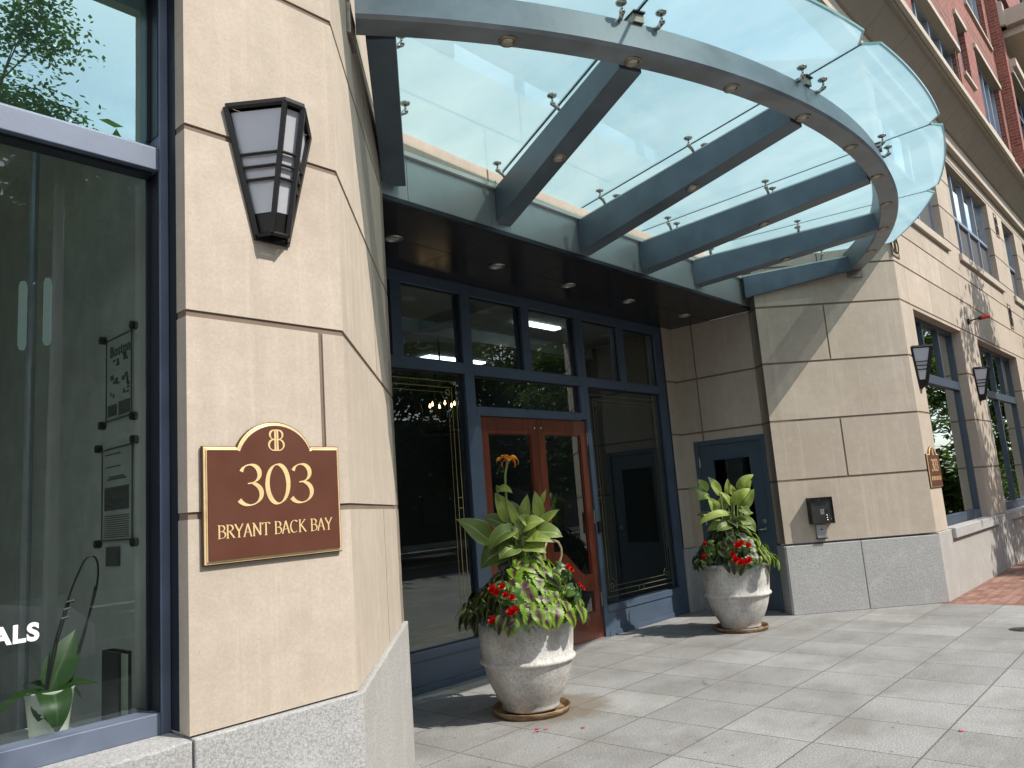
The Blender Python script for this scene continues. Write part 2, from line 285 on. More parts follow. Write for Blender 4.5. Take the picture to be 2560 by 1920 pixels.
# ------------------------------------------------------------ mesh builder
class MB:
    def __init__(s): s.v = []; s.f = []; s.uv = {}; s.tone = {}
    def face(s, pts, uv=None, tone=0.):
        i = len(s.v); s.v += [Vector(p) for p in pts]; s.f.append(list(range(i, i+len(pts))))
        if uv: s.uv[len(s.f)-1] = uv
        s.tone[len(s.f)-1] = tone
    def hexa(s, P, tone=0.):
        i = len(s.v); s.v += [Vector(p) for p in P]
        for q in ((0, 3, 2, 1), (4, 5, 6, 7), (0, 1, 5, 4), (1, 2, 6, 5), (2, 3, 7, 6), (3, 0, 4, 7)):
            s.f.append([i+k for k in q]); s.tone[len(s.f)-1] = tone
    def box(s, x0, x1, y0, y1, z0, z1, tone=0.):
        s.hexa([(x0, y0, z0), (x1, y0, z0), (x1, y1, z0), (x0, y1, z0), (x0, y0, z1), (x1, y0, z1), (x1, y1, z1), (x0, y1, z1)], tone)
    def ob(s, F, u0, u1, z0, z1, d0, d1, tone=0.):
        """box in wall frame F (origin, u, n): d is measured along the outward normal"""
        s.hexa([F(u0, z0, d1), F(u1, z0, d1), F(u1, z0, d0), F(u0, z0, d0), F(u0, z1, d1), F(u1, z1, d1), F(u1, z1, d0), F(u0, z1, d0)], tone)
    def prism(s, F, poly, d0, d1, tone=0.):
        n = len(poly); i = len(s.v)
        s.v += [F(a, b, d1) for a, b in poly] + [F(a, b, d0) for a, b in poly]
        s.f.append(list(range(i, i+n))); s.tone[len(s.f)-1] = tone
        s.f.append(list(range(i+2*n-1, i+n-1, -1))); s.tone[len(s.f)-1] = tone
        for k in range(n):
            j = (k+1) % n; s.f.append([i+k, i+n+k, i+n+j, i+j]); s.tone[len(s.f)-1] = tone
    def tube(s, pts, r, n=8, cap=True):
        pts = [Vector(p) for p in pts]; r = (list(r)+[r[-1]]*len(pts))[:len(pts)] if isinstance(r, (list, tuple)) and len(r) != len(pts) else r; rs = r if isinstance(r, (list, tuple)) else [r]*len(pts)
        t0 = (pts[1]-pts[0]).normalized(); ref = Vector((0, 0, 1)) if abs(t0.z) < .9 else Vector((1, 0, 0))
        a = t0.cross(ref).normalized(); rings = []
        for k, p in enumerate(pts):
            t = (pts[min(k+1, len(pts)-1)]-pts[max(k-1, 0)]).normalized()
            a = (a - t*a.dot(t)).normalized(); b = t.cross(a); i = len(s.v)
            s.v += [p + (a*cos(2*pi*j/n)+b*sin(2*pi*j/n))*rs[k] for j in range(n)]; rings.append(i)
        for k in range(len(rings)-1):
            for j in range(n):
                q = (j+1) % n; s.f.append([rings[k]+j, rings[k]+q, rings[k+1]+q, rings[k+1]+j]); s.tone[len(s.f)-1] = 0
        if cap:
            s.f.append([rings[0]+j for j in range(n)][::-1]); s.f.append([rings[-1]+j for j in range(n)])
    def lathe(s, prof, c=(0, 0, 0), n=32, axis=None):
        c = Vector(c); Q = Matrix.Identity(3) if axis is None else Vector(axis).to_track_quat('Z', 'Y').to_matrix(); rings = []
        for r, z in prof:
            i = len(s.v); rings.append(i); s.v += [c + Q@Vector((r*cos(2*pi*j/n), r*sin(2*pi*j/n), z)) for j in range(n)]
        for k in range(len(rings)-1):
            for j in range(n):
                q = (j+1) % n; s.f.append([rings[k]+j, rings[k]+q, rings[k+1]+q, rings[k+1]+j])
    def leaf(s, base, d, nrm, L, Wd, droop=.5, fold=.35, curl=.0, nl=9, nw=4, shape='ovate', serr=0, tone=None, wob=.0):
        d = Vector(d).normalized(); nrm = Vector(nrm); nrm = (nrm - d*nrm.dot(d)).normalized(); side = d.cross(nrm)
        tone = R.random() if tone is None else tone; p = Vector(base); step = L/nl; i0 = len(s.v); ph = R.random()*6
        for a in range(nl+1):
            t = a/nl
            if shape == 'ovate': w = Wd*.5*(sin(pi*min(1, t*1.04+.0)**.72))**.8 if 0 < t < 1 else .0
            elif shape == 'heart': w = Wd*.5*(sin(pi*(t*.93+.07)**.55))**.75 if t < 1 else 0
            else: w = Wd*.5*(1-t)**.6
            if serr and 0 < t < 1: w *= 1 + serr*(.5 if a % 2 else -.5)
            for b in range(nw+1):
                q = (b/nw-.5)*2; off = side*(q*w) + nrm*(abs(q)*w*fold + wob*w*sin(ph+t*9+q*2))
                s.v.append(p+off)
            ang = -droop*(1/nl)*(1+curl*t)
            M3 = Matrix.Rotation(ang, 3, side); d = M3@d; nrm = M3@nrm; p = p + d*step
        for a in range(nl):
            for b in range(nw):
                k = i0+a*(nw+1)+b; s.f.append([k, k+1, k+nw+2, k+nw+1]); fi = len(s.f)-1
                s.uv[fi] = [(a/nl, b/nw), (a/nl, (b+1)/nw), ((a+1)/nl, (b+1)/nw), ((a+1)/nl, b/nw)]; s.tone[fi] = tone
        return p
    def build(s, name, mat, parent=None, loc=None, smooth=False, bevel=0., label=None):
        me = bpy.data.meshes.new(name); o0 = Vector(loc) if loc else None
        me.from_pydata([tuple(v-o0) if o0 else tuple(v) for v in s.v], [], s.f); me.update()
        ul = me.uv_layers.new(name='UVMap'); at = me.attributes.new('tone', 'FLOAT', 'FACE')
        for p in me.polygons:
            at.data[p.index].value = s.tone.get(p.index, 0.)
            cu = s.uv.get(p.index)
            if cu:
                for k, li in enumerate(p.loop_indices): ul.data[li].uv = cu[k]
            else:
                nn = p.normal
                if abs(nn.z) > .75: ax = (Vector((1, 0, 0)), Vector((0, 1, 0)))
                else:
                    h = Vector((-nn.y, nn.x, 0)).normalized()
                    if h.x < -1e-3 or (abs(h.x) <= 1e-3 and h.y < 0): h = -h
                    ax = (h, Vector((0, 0, 1)))
                for li in p.loop_indices:
                    v = s.v[me.loops[li].vertex_index]; ul.data[li].uv = (v.dot(ax[0]), v.dot(ax[1]))
            if smooth: p.use_smooth = True
        me.materials.append(mat); o = bpy.data.objects.new(name, me); COL.objects.link(o)
        if loc: o.location = loc
        if parent is not None:
            o.parent = parent
            if o0 is not None: o.location = o0 - world_loc(parent)
            elif world_loc(parent).length > 0: o.location = -world_loc(parent)
        if bevel:
            b = o.modifiers.new('bevel', 'BEVEL'); b.width = bevel; b.segments = 2; b.limit_method = 'ANGLE'; b.angle_limit = radians(40)
        if label: o['label'] = label
        return o
def each(mb, name, mat, parent, bevel=0., label=None):
    out = []
    for f0 in range(0, len(mb.f), 6):
        base = min(mb.f[f0]); k = MB(); k.v = mb.v[base:base+8]; k.f = [[a-base for a in q] for q in mb.f[f0:f0+6]]; k.tone = {i: mb.tone.get(f0+5, mb.tone.get(f0+i, 0.)) for i in range(6)}
        out.append(k.build(name, mat, parent, bevel=bevel, label=label))
    return out
def world_loc(o):
    v = Vector(o.location)
    while o.parent is not None: o = o.parent; v += Vector(o.location)
    return v
def empty(name, label, cat, loc=(0, 0, 0), group=None):
    o = bpy.data.objects.new(name, None); COL.objects.link(o); o.location = loc; o.empty_display_size = .2
    o['label'] = label; o['category'] = cat
    if group: o['group'] = group
    return o
def tag(o, label, cat, group=None):
    o['label'] = label; o['category'] = cat
    if group: o['group'] = group
    return o
def smooth_path(p, k=6):
    p = [Vector(q) for q in p]; out = []
    for i in range(len(p)-1):
        a, b, c, d = p[max(i-1, 0)], p[i], p[i+1], p[min(i+2, len(p)-1)]
        for j in range(k):
            t = j/k; out.append(.5*((2*b)+(c-a)*t+(2*a-5*b+4*c-d)*t*t+(3*b-a-3*c+d)*t**3))
    return out+[p[-1]]
def struct(o): o['kind'] = 'structure'; return o
def dup(root, loc, label, rz=None):
    r = root.copy(); COL.objects.link(r); r.location = loc; r['label'] = label
    if rz is not None: r.rotation_euler = (0, 0, rz)
    for ch in root.children:
        c = ch.copy(); COL.objects.link(c); c.parent = r
        for g in ch.children:
            d = g.copy(); COL.objects.link(d); d.parent = c
    return r
def frame(o, u, n):
    o = Vector(o); u = Vector(u).normalized(); n = Vector(n).normalized()
    return lambda a, z, d=0.: o + u*a + n*d + Vector((0, 0, z))
q7 = math.sqrt(.5)
FY = 2.70
F_front = frame((0, FY, 0), (1, 0, 0), (0, -1, 0))           # street facade, u = x
F_lch = frame((1.95, FY, 0), (q7, q7, 0), (q7, -q7, 0))       # left chamfer
F_rch = frame((9.30, 4.05, 0), (q7, -q7, 0), (-q7, -q7, 0))   # right chamfer
LCH = 1.98; RCH = 1.909
# ------------------------------------------------------------ setting
g = MB(); g.box(-60, 10.52, -3.4, 5.6, -.3, 0); struct(g.build('pavement', M['pavers']))
g = MB(); g.box(10.52, 80, .4, 2.9, -.3, 0); struct(g.build('brick_pavement', M['brick_pave']))
g = MB(); g.box(10.52, 80, -3.4, .4, -.3, 0); struct(g.build('pavement', M['pavers']))
g = MB(); g.box(-60, 80, -3.56, -3.4, -.3, .002); struct(g.build('kerb', M['kerb'], bevel=.01))
g = MB(); g.box(-300, 300, -300, 300, -.32, -.145); struct(g.build('ground', M['asphalt']))
g = MB(); g.box(-60, 80, -300, -13.2, -.16, 0); struct(g.build('far_pavement', M['kerb']))
g = MB()
for yy in (-8.3, -8.5): g.box(-60, 80, yy, yy+.1, -.144, -.141)
struct(g.build('road_marking', M['yellow']))
# ------------------------------------------------------------ building
B = empty('apartment_building', 'stone and red brick apartment block with a recessed glazed corner entrance', 'building')
def subtract(rects, hole):
    out = []
    a0, a1, b0, b1 = hole
    for (u0, u1, z0, z1) in rects:
        if a1 <= u0+1e-6 or a0 >= u1-1e-6 or b1 <= z0+1e-6 or b0 >= z1-1e-6: out.append((u0, u1, z0, z1)); continue
        if a0 > u0: out.append((u0, a0, z0, z1))
        if a1 < u1: out.append((a1, u1, z0, z1))
        m0, m1 = max(a0, u0), min(a1, u1)
        if b0 > z0: out.append((m0, m1, z0, b0))
        if b1 < z1: out.append((m0, m1, b1, z1))
    return out
def clad(mb, bk, F, U0, U1, zs, vj=None, holes=(), thick=.16, gap=.026, jd=.007, vgap=.021, ends=(0, 0)):
    vj = vj or {}
    for i in range(len(zs)-1):
        cuts = [U0]+[x for x in vj.get(i, []) if U0 < x < U1]+[U1]
        for j in range(len(cuts)-1):
            a = cuts[j]+(vgap/2 if j else 0); b = cuts[j+1]-(vgap/2 if j < len(cuts)-2 else 0)
            z0 = zs[i]+(gap/2 if i else 0); z1 = zs[i+1]-(gap/2 if i < len(zs)-2 else 0)
            rs = [(a, b, z0, z1)]
            for h in holes: rs = subtract(rs, h)
            tn = R.random()*.8
            for r in rs: mb.ob(F, r[0], r[1], r[2], r[3], -thick, 0, tn)
    rs = [(U0+ends[0], U1-ends[1], zs[0]+.002, zs[-1]-.002)]
    for h in holes: rs = subtract(rs, (h[0]-.004, h[1]+.004, h[2]-.004, h[3]+.004))
    for r in rs: bk.ob(F, r[0], r[1], r[2], r[3], -thick-.1, -jd)
ZS = [.84, 1.60, 2.34, 3.075, 3.81, 4.33, 4.80, 5.31, 5.88, 6.46, 7.03, 7.22]
st, bk = MB(), MB()
# window lists on the street facade: (x0, x1, z0, z1)
GW = [(11.2, 13.8, .84, 3.76), (14.98, 18.45, .84, 3.76), (19.62, 22.2, .84, 3.76), (23.4, 26.9, .84, 3.76)]
UW = [(11.0, 13.8, 5.22, 6.98), (14.8, 18.15, 5.22, 6.98), (19.65, 21.07, 5.22, 6.98), (22.1, 25.5, 5.22, 6.98), (26.6, 29.6, 5.22, 6.98)]
LW = (-3.2, 1.26, .86, 3.76)
# left wing
zl = [.865]+ZS[1:]
clad(st, bk, F_front, -6, 1.95, zl, {1: [1.835], 3: [.2], 4: [1.0], 5: [.2, 1.4]}, [LW, (-2.9, 1.0, 5.22, 6.98)], ends=(0, .003))
clad(st, bk, F_lch, 0, LCH, zl, {i: [1.15] for i in (0, 2, 4, 6)}, ends=(.003, .003))
clad(st, bk, frame((3.35, 4.10, 0), (-q7, q7, 0), (q7, q7, 0)), 0, .31, [.865, 1.6, 2.34, 3.075, 3.83, 4.33, 4.8, 5.31, 5.88, 6.46, 7.03, 7.22], ends=(.003, 0))
clad(st, bk, frame((3.13, 4.32, 0), (0, 1, 0), (1, 0, 0)), 0, 1.3, [.865, 1.6, 2.34, 3.075, 3.83])
# right chamfer, return, recess wall with the door opening, pier stub
vjr = {i: [.888] for i in (1, 3, 5, 7, 9)}; vjr[1] = [.90]
clad(st, bk, F_rch, 0, RCH, ZS, vjr, ends=(.003, .003))
clad(st, bk, frame((9.485, 4.235, 0), (-q7, -q7, 0), (-q7, q7, 0)), .0, .262, ZS, ends=(0, .003))
F_rec = frame((9.47, 5.55, 0), (0, -1, 0), (-1, 0, 0))
DOOR = (.31, 1.35, 0, 2.22)
clad(st, bk, F_rec, 0, 1.32, [.82, 1.60, 2.34, 3.075, 3.83], {i: [.47] for i in range(4)}, [DOOR], ends=(0, 0))
clad(st, bk, frame((9.2, 5.39, 0), (1, 0, 0), (0, -1, 0)), 0, .268, [.82, 1.60, 2.34, 3.075, 3.83])
# wall above the canopy
clad(st, bk, frame((0, 4.21, 0), (1, 0, 0), (0, -1, 0)), 3.2, 9.45, [4.24, 4.80, 5.31, 5.88, 6.46, 7.03, 7.22], {i: [4.6+(i % 2)*.5, 6.3, 8.0-(i % 2)*.5] for i in range(6)}, [(4.3, 8.4, 5.3, 6.9)])
# right wing
vj = {i: [] for i in range(11)}
vj[0] = [14.4]; vj[3] = [10.9+1.13*k for k in range(3, 20)]
for i in range(4, 10): vj[i] = [11.9 - (.8 if i % 2 == 0 else 0) + 1.18*k for k in range(18)]
vj[3] = []
clad(st, bk, F_front, 10.65, 32, ZS, vj, GW+UW, vgap=.008, ends=(.003, 0))
st.build('wall', M['stone'], B, label='sandy precast stone facade blocks with recessed joints')
bk.build('wall_joint', M['joint'], B, label='brown sealant joints between the stone blocks')
# granite base
gb, gs = MB(), MB()
def gbase(mb, F, U0, U1, top, cuts=(), d=.025, thick=.2, e=(0, 0)):
    cs = [U0]+list(cuts)+[U1]
    for j in range(len(cs)-1):
        a, b = cs[j]+(.004 if j else -e[0]), cs[j+1]-(.004 if j < len(cs)-2 else -e[1])
        # slightly sloped top edge
        P = [F(a, 0, d), F(b, 0, d), F(b, 0, -thick), F(a, 0, -thick), F(a, top-.008, d), F(b, top-.008, d), F(b, top-.001, -thick), F(a, top-.001, -thick)]
        mb.hexa(P, R.random())
e45 = .025*tan(radians(22.5))
gbase(gb, F_front, -6, 1.95, .865, (1.262,), e=(0, e45)); gbase(gs, F_lch, 0, LCH, .865, (), e=(e45, e45))
gbase(gs, frame((3.35, 4.10, 0), (-q7, q7, 0), (q7, q7, 0)), 0, .31, .865, e=(e45, 0)); gbase(gs, frame((3.13, 4.32, 0), (0, 1, 0), (1, 0, 0)), 0, 1.3, .865)
gbase(gb, F_rch, 0, RCH, .82, (.93,), e=(e45, e45)); gbase(gb, frame((9.485, 4.235, 0), (-q7, -q7, 0), (-q7, q7, 0)), 0.03, .262, .82, e=(0, e45))
gbase(gb, frame((9.47, 5.55, 0), (0, -1, 0), (-1, 0, 0)), 0, .30, .82); gbase(gb, frame((9.2, 5.39, 0), (1, 0, 0), (0, -1, 0)), 0, .268, .82)
gbase(gs, F_front, 10.65, 32, .84, (14.1, 17.2, 20.4, 24), e=(e45, 0))
each(gb, 'base', M['granite'], B, bevel=.006, label='speckled grey granite base course')
each(gs, 'base', M['granite_side'], B, bevel=.006, label='streaked pale granite base course')
sm = MB()
for (a, b) in ((11.26, 14.02), (15.15, 18.6), (19.75, 22.4)): sm.ob(F_front, a, b, .715, .845, -.1, .075)
sm.ob(F_front, -3.3, 1.19, .735, .862, -.12, .05)
each(sm, 'window_sill', M['granite'], B, .008)
# second floor sills and lintel bands
sm = MB()
for (a, b) in ((10.85, 13.93), (14.68, 18.32), (19.5, 21.2), (21.95, 25.65)): sm.ob(F_front, a, b, 5.103, 5.224, -.095, .05)
each(sm, 'window_sill', M['stone_pale'], B, .005)
# cornice: band, ledge, sloped soffit, lip -- extruded profiles along x
def profile(mb, pts, x0, x1, cuts=(), gap=.008):
    xs = [x0]+list(cuts)+[x1]
    for j in range(len(xs)-1):
        a, b = xs[j]+gap/2, xs[j+1]-gap/2; n = len(pts); i = len(mb.v)
        mb.v += [Vector((a, y, z)) for y, z in pts]+[Vector((b, y, z)) for y, z in pts]
        mb.f.append(list(range(i, i+n))[::-1]); mb.f.append(list(range(i+n, i+2*n)))
        for k in range(n):
            l = (k+1) % n; mb.f.append([i+k, i+l, i+n+l, i+n+k]); mb.tone[len(mb.f)-1] = R.random()*.25
cuts = [15.955-1.035*k for k in range(9, 0, -1)]+[15.955+1.035*k for k in range(0, 16)]
co = MB(); profile(co, [(2.9, 7.225), (2.60, 7.225), (2.60, 7.32), (2.67, 7.40), (2.67, 7.62), (2.9, 7.62)], 0, 32, cuts[::2]); co.build('ledge', M['stone_pale'], B)
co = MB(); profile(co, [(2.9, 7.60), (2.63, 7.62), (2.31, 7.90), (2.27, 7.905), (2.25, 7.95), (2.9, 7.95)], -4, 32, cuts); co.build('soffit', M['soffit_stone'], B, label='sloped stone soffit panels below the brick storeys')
co = MB(); profile(co, [(2.9, 7.951), (2.19, 7.951), (2.19, 8.06), (2.24, 8.10), (2.9, 8.10)], -4, 32, cuts[::2]); co.build('cornice', M['stone_pale'], B)
# brick storeys
F_br = frame((0, 2.30, 0), (1, 0, 0), (0, -1, 0)); F_bay = frame((0, 2.09, 0), (1, 0, 0), (0, -1, 0))
BW = [(12.2, 15.3, 8.1, 9.04), (15.62, 16.42, 8.76, 9.93), (17.27, 19.62, 8.3, 9.93), (17.05, 19.5, 10.9, 12.6), (15.3, 16.2, 10.9, 12.6), (12.0, 14.6, 10.4, 12.3), (7.4, 10.6, 8.1, 9.04), (2., 5., 8.1, 9.04)]
bw = MB(); rs = [(-4, 20., 8.1, 17)]
for h in BW: rs = subtract(rs, h)
for r in rs: bw.ob(F_br, *r, -.28, 0)
GR = [(12.0, 15.12, 9.42), (12.0, 15.12, 9.56), (16.9, 19.72, 10.28), (16.9, 19.72, 10.42), (17.4, 19.8, 8.18)]
BY = [(20.35, 23.2, 8.4, 10.5), (20.35, 23.2, 11.0, 13.2)]
rs = [(20., 32, 8.1, 17)]
for h in BY: rs = subtract(rs, h)
for r in rs: bw.ob(F_bay, *r, -.5, 0)
bw.build('brick_wall', M['brick'], B)
gv = MB()
for a, b, z in GR: gv.ob(F_br, a, b, z, z+.035, -.01, .003)
for a, z0, z1 in ((15.12, 8.3, 10.6), (19.78, 8.1, 13)): gv.ob(F_br, a, a+.03, z0, z1, -.01, .003)
each(gv, 'brick_reveal', M['joint'], B)
lt = MB()
for a, b, z in ((12.1, 15.37, 9.04), (15.58, 16.46, 9.93), (17.2, 19.72, 9.93), (11.9, 14.7, 12.3), (7.3, 10.7, 9.04)): lt.ob(F_br, a, b, z-.008, z+.10, -.2, .05)
for a, b, z in ((15.58, 16.46, 8.70), (17.05, 19.6, 10.82), (15.25, 16.25, 10.82), (17.2, 19.72, 8.22)): lt.ob(F_br, a, b, z, z+.07, -.2, .05)
for a, b, z in ((20.3, 23.3, 10.5), (20.3, 23.3, 8.33)): lt.ob(F_bay, a, b, z-.008, z+.12, -.2, .06)
each(lt, 'lintel', M['stone_pale'], B, .004)
for k in range(4):   # soldier courses beside the bay corner
    pass
# balcony on the bay
bl = MB(); bl.ob(F_bay, 20.12, 23.4, 11.55, 11.95, -.1, .52); bl.ob(F_bay, 20.3, 23.3, 11.36, 11.55, -.1, .40); bl.ob(F_bay, 20.02, 20.3, 11.55, 12.15, -.1, .10)
bl.ob(F_bay, 20.3, 23.4, 10.62, 10.82, -.1, .14)
bal = bl.build('balcony', M['stone_pale'], B, bevel=.01)
rl = MB()
for k in range(20): rl.tube([F_bay(20.2+k*.16, 11.95, .46), F_bay(20.2+k*.16, 12.9, .46)], .012, 6)
rl.tube([F_bay(20.15, 12.9, .46), F_bay(23.3, 12.9, .46)], .022, 6)
for u in (20.18, 21.7): rl.tube([F_bay(u, 11.95, .46), F_bay(u, 13.1, .46)], .03, 6)
rl.build('railing', M['black'], bal)
def window(F, w, d, cols, bars, mglass, mframe, fw_=.05, sub=None, back=None, depth=.07, blind=0.):
    """frame bars and one glass sheet; cols = x positions of mullions, bars = (z, height, x0, x1)"""
    u0, u1, z0, z1 = w; f = MB(); e = .001
    f.ob(F, u0+e, u0+fw_, z0+e, z1-e, d-depth, d); f.ob(F, u1-fw_, u1-e, z0+e, z1-e, d-depth, d)
    f.ob(F, u0+fw_, u1-fw_, z1-fw_, z1-e, d-depth, d-.001); f.ob(F, u0+fw_, u1-fw_, z0+e, z0+fw_, d-depth, d-.001)
    for (c, a, b, wd) in cols: f.ob(F, c-wd/2, c+wd/2, a, b, d-depth-.002, d-.003)
    for (z, h, a, b) in bars: f.ob(F, a, b, z, z+h, d-depth-.004, d+.004)
    fo = f.build('window', mframe, B, bevel=.003)
    p = MB(); p.ob(F, u0+.02, u1-.02, z0+.02, z1-.02, d-depth+.012, d-depth+.024); p.build('pane', mglass, fo)
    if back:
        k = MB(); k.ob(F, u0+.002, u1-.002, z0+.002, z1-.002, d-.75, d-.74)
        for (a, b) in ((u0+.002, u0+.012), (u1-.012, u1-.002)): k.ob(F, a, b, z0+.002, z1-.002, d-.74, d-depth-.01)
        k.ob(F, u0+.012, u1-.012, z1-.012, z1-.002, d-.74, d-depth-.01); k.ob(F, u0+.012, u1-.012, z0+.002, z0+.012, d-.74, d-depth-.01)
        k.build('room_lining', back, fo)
    return fo
# street windows, ground floor
for i, (a, b, z0, z1) in enumerate(GW):
    n = 3 if (b-a) < 3 else 4; s_ = (b-a)/n
    cols = [(a+s_*k, 2.95, z1-.04, .05) for k in range(1, n)]
    if n == 4: cols.append(((a+b)/2, z0, 2.82, .07))
    window(F_front, (a, b, z0, z1), -.13, cols, [(2.82, .13, a+.04, b-.04), (z0+.02, .11, a+.04, b-.04)], M['glass_street'], M['frame_dark'], .06, back=M['void'])
# second floor windows with screens in the lower halves
for i, (a, b, z0, z1) in enumerate(UW):
    n = 2 if b-a < 2 else (3 if b-a < 3.1 else 4); s_ = (b-a)/n
    fo = window(F_front, (a, b, z0, z1), -.10, [(a+s_*k, z0, z1, .05) for k in range(1, n)], [(6.03, .06, a+.04, b-.04)], M['glass_up'], M['alu_pale'], .04, back=M['void'])
    sc = MB(); sc.ob(F_front, a+.04, b-.04, z0+.04, 6.03, -.145, -.14); sc.build('insect_screen', M['screen'], fo)
for i, (a, b, z0, z1) in enumerate(BW):
    n = 1 if b-a < 1 else 4; s_ = (b-a)/n; fo = window(F_br, (a, b, z0, z1), -.10, [(a+s_*k, z0, z1, .05) for k in range(1, n)], [], M['glass_up'], M['alu_pale'], .045, back=M['void'])
for w in BY: window(F_bay, w, -.12, [(21.3, w[2], w[3], .05), (22.2, w[2], w[3], .05)], [(w[3]-.6, .05, w[0]+.04, w[1]-.04)], M['glass_up'], M['blue'], .06, back=M['void'])
window(frame((0, 4.21, 0), (1, 0, 0), (0, -1, 0)), (4.3, 8.4, 5.3, 6.9), -.1, [(5.3, 5.3, 6.9, .05), (6.35, 5.3, 6.9, .05), (7.4, 5.3, 6.9, .05)], [(6.1, .06, 4.34, 8.36)], M['glass_up'], M['alu_pale'], .05, back=M['void'])
window(F_front, (-2.9, 1.0, 5.22, 6.98), -.1, [(-.9, 5.22, 6.98, .05)], [], M['glass_up'], M['alu_pale'], .05, back=M['void'])
# left shop window
f = MB(); DL = -.135
f.ob(F_front, 1.225, 1.259, .862, 3.758, DL-.10, DL); f.ob(F_front, -3.2, 1.2245, .862, .935, DL-.10, DL-.002); f.ob(F_front, -3.2, 1.2245, 3.70, 3.758, DL-.10, DL-.002)
# mullion with a sloped top
f.hexa([F_front(-3.2, 2.93, DL-.10), F_front(1.2245, 2.93, DL-.10), F_front(1.2245, 2.93, DL-.001), F_front(-3.2, 2.93, DL-.001), F_front(-3.2, 3.075, DL-.10), F_front(1.2245, 3.075, DL-.10), F_front(1.2245, 3.02, DL-.001), F_front(-3.2, 3.02, DL-.001)])
f.ob(F_front, -1.2, -1.12, .935, 3.70, DL-.10, DL-.004)
fo = f.build('window', M['alu'], B, bevel=.003, label='shop window with blue grey metal frame')
f = MB()
for (z0, z1) in ((.935, 2.93), (3.08, 3.70)):
    f.ob(F_front, 1.2212, 1.2248, z0, z1, DL-.088, DL-.010); f.ob(F_front, 1.208, 1.2211, z0, z1, DL-.089, DL-.076)  # first piece: dark plate putting shade on the frame's inner side, beside the gasket
f.ob(F_front, -3.2, 1.208, 2.917, 2.9295, DL-.088, DL-.03); f.build('gasket', M['dark'], fo)
p = MB(); p.ob(F_front, -3.2, 1.222, .93, 2.93, DL-.10, DL-.09); p.build('pane', M['glass_shop'], fo, label='lower pane with white letters ALS')
p = MB(); p.ob(F_front, -3.2, 1.222, 3.05, 3.72, DL-.10, DL-.09); p.build('pane', M['glass_sky'], fo, label='upper pane reflecting the sky')
f = MB(); f.ob(F_front, 1.2595, 1.2625, .87, 3.76, -.155, -.075); f.build('shaded_jamb', M['dark'], B)  # dark strip holds the stone return's shade along with its sealant
# ------------------------------------------------------------ lettering
def arc(cx, cy, rx, ry, a0, a1, n=16): return [(cx+rx*cos(radians(a0+(a1-a0)*k/n)), cy+ry*sin(radians(a0+(a1-a0)*k/n))) for k in range(n+1)]
def SER(x, y, w=.11): return [(x-w, y), (x+w, y)]
GL = {
 'B': (.62, [[(.15, .02), (.15, .98)], [(.15, .98)]+arc(.30, .755, .24, .225, 90, -90)+[(.15, .53)], [(.15, .53)]+arc(.33, .275, .27, .255, 90, -90)+[(.15, .02)], SER(.13, 0, .09), SER(.13, 1, .09)]),
 'R': (.66, [[(.15, .02), (.15, .98)], [(.15, .98)]+arc(.30, .75, .24, .23, 90, -90)+[(.15, .52)], [(.30, .50), (.62, .02)], SER(.15, 0), SER(.12, 1, .08), SER(.66, .0, .06)]),
 'Y': (.66, [[(.06, .98), (.34, .45)], [(.62, .98), (.34, .45)], [(.34, .47), (.34, .02)], SER(.34, 0), SER(.07, 1, .09), SER(.61, 1, .08)]),
 'A': (.70, [[(.35, .99), (.08, .02)], [(.35, 1.), (.62, .02)], [(.17, .34), (.53, .34)], SER(.08, 0, .08), SER(.62, 0, .09)]),
 'N': (.78, [[(.14, .02), (.14, .98)], [(.12, .98), (.64, .04)], [(.64, .98), (.64, .04)], SER(.14, 0, .09), SER(.09, 1, .09), SER(.64, 1, .09)]),
 'T': (.62, [[(.31, .02), (.31, .98)], [(.04, .97), (.58, .97)], [(.04, .97), (.03, .84)], [(.58, .97), (.59, .84)], SER(.31, 0)]),
 'C': (.70, [arc(.38, .5, .32, .49, 52, 308, 26), [(.58, .86), (.59, .98)]]),
 'K': (.70, [[(.15, .02), (.15, .98)], [(.57, .98), (.18, .50)], [(.26, .56), (.64, .02)], SER(.15, 0), SER(.15, 1), SER(.57, 1, .08), SER(.66, 0, .07)]),
 '3': (.56, [arc(.24, .765, .21, .225, 165, -75, 20)+[(.24, .53)], [(.18, .53)]+arc(.22, .275, .27, .27, 78, -150, 24)]),
 '0': (.66, [arc(.32, .5, .25, .49, 0, 360, 36)]),
 ' ': (.34, []),
 'M': (.34, [])}
def pen(mb, F, pl, u0, z0, h, thick, thin, d, sx=1., nib=18.):
    pts = [Vector((u0+p[0]*h*sx, z0+p[1]*h)) for p in pl]; L, Rr = [], []
    for k, p in enumerate(pts):
        t = pts[min(k+1, len(pts)-1)]-pts[max(k-1, 0)]; an = degrees(atan2(t.y, t.x)) if sx > 0 else degrees(atan2(t.y, -t.x))
        w = max(thin, thick*abs(sin(radians(an-nib))))*h*.5; nn = Vector((-t.y, t.x)).normalized()*w; L.append(p+nn); Rr.append(p-nn)
    for k in range(len(pts)-1):
        mb.prism(F, [tuple(L[k]), tuple(Rr[k]), tuple(Rr[k+1]), tuple(L[k+1])][::-1], 0., d)
def write(mb, F, txt, u0, z0, h, thick=.13, thin=.035, d=.004, width=None):
    tot = sum(GL[c][0] for c in txt); k = (width/(tot*h)) if width else 1.
    u = u0
    for c in txt:
        for pl in GL[c][1]: pen(mb, F, pl, u, z0, h, thick, thin, d+R.random()*.0006, k)
        u += GL[c][0]*h*k
def emblem(mb, F, uc, z0, h, d, t=.13):
    for sgn in (1, -1):
        for pl in GL['B'][1][:3]:
            pen(mb, F, [((x-.21), y) for x, y in pl], uc, z0, h, t, .05, d+R.random()*.0006, sgn)
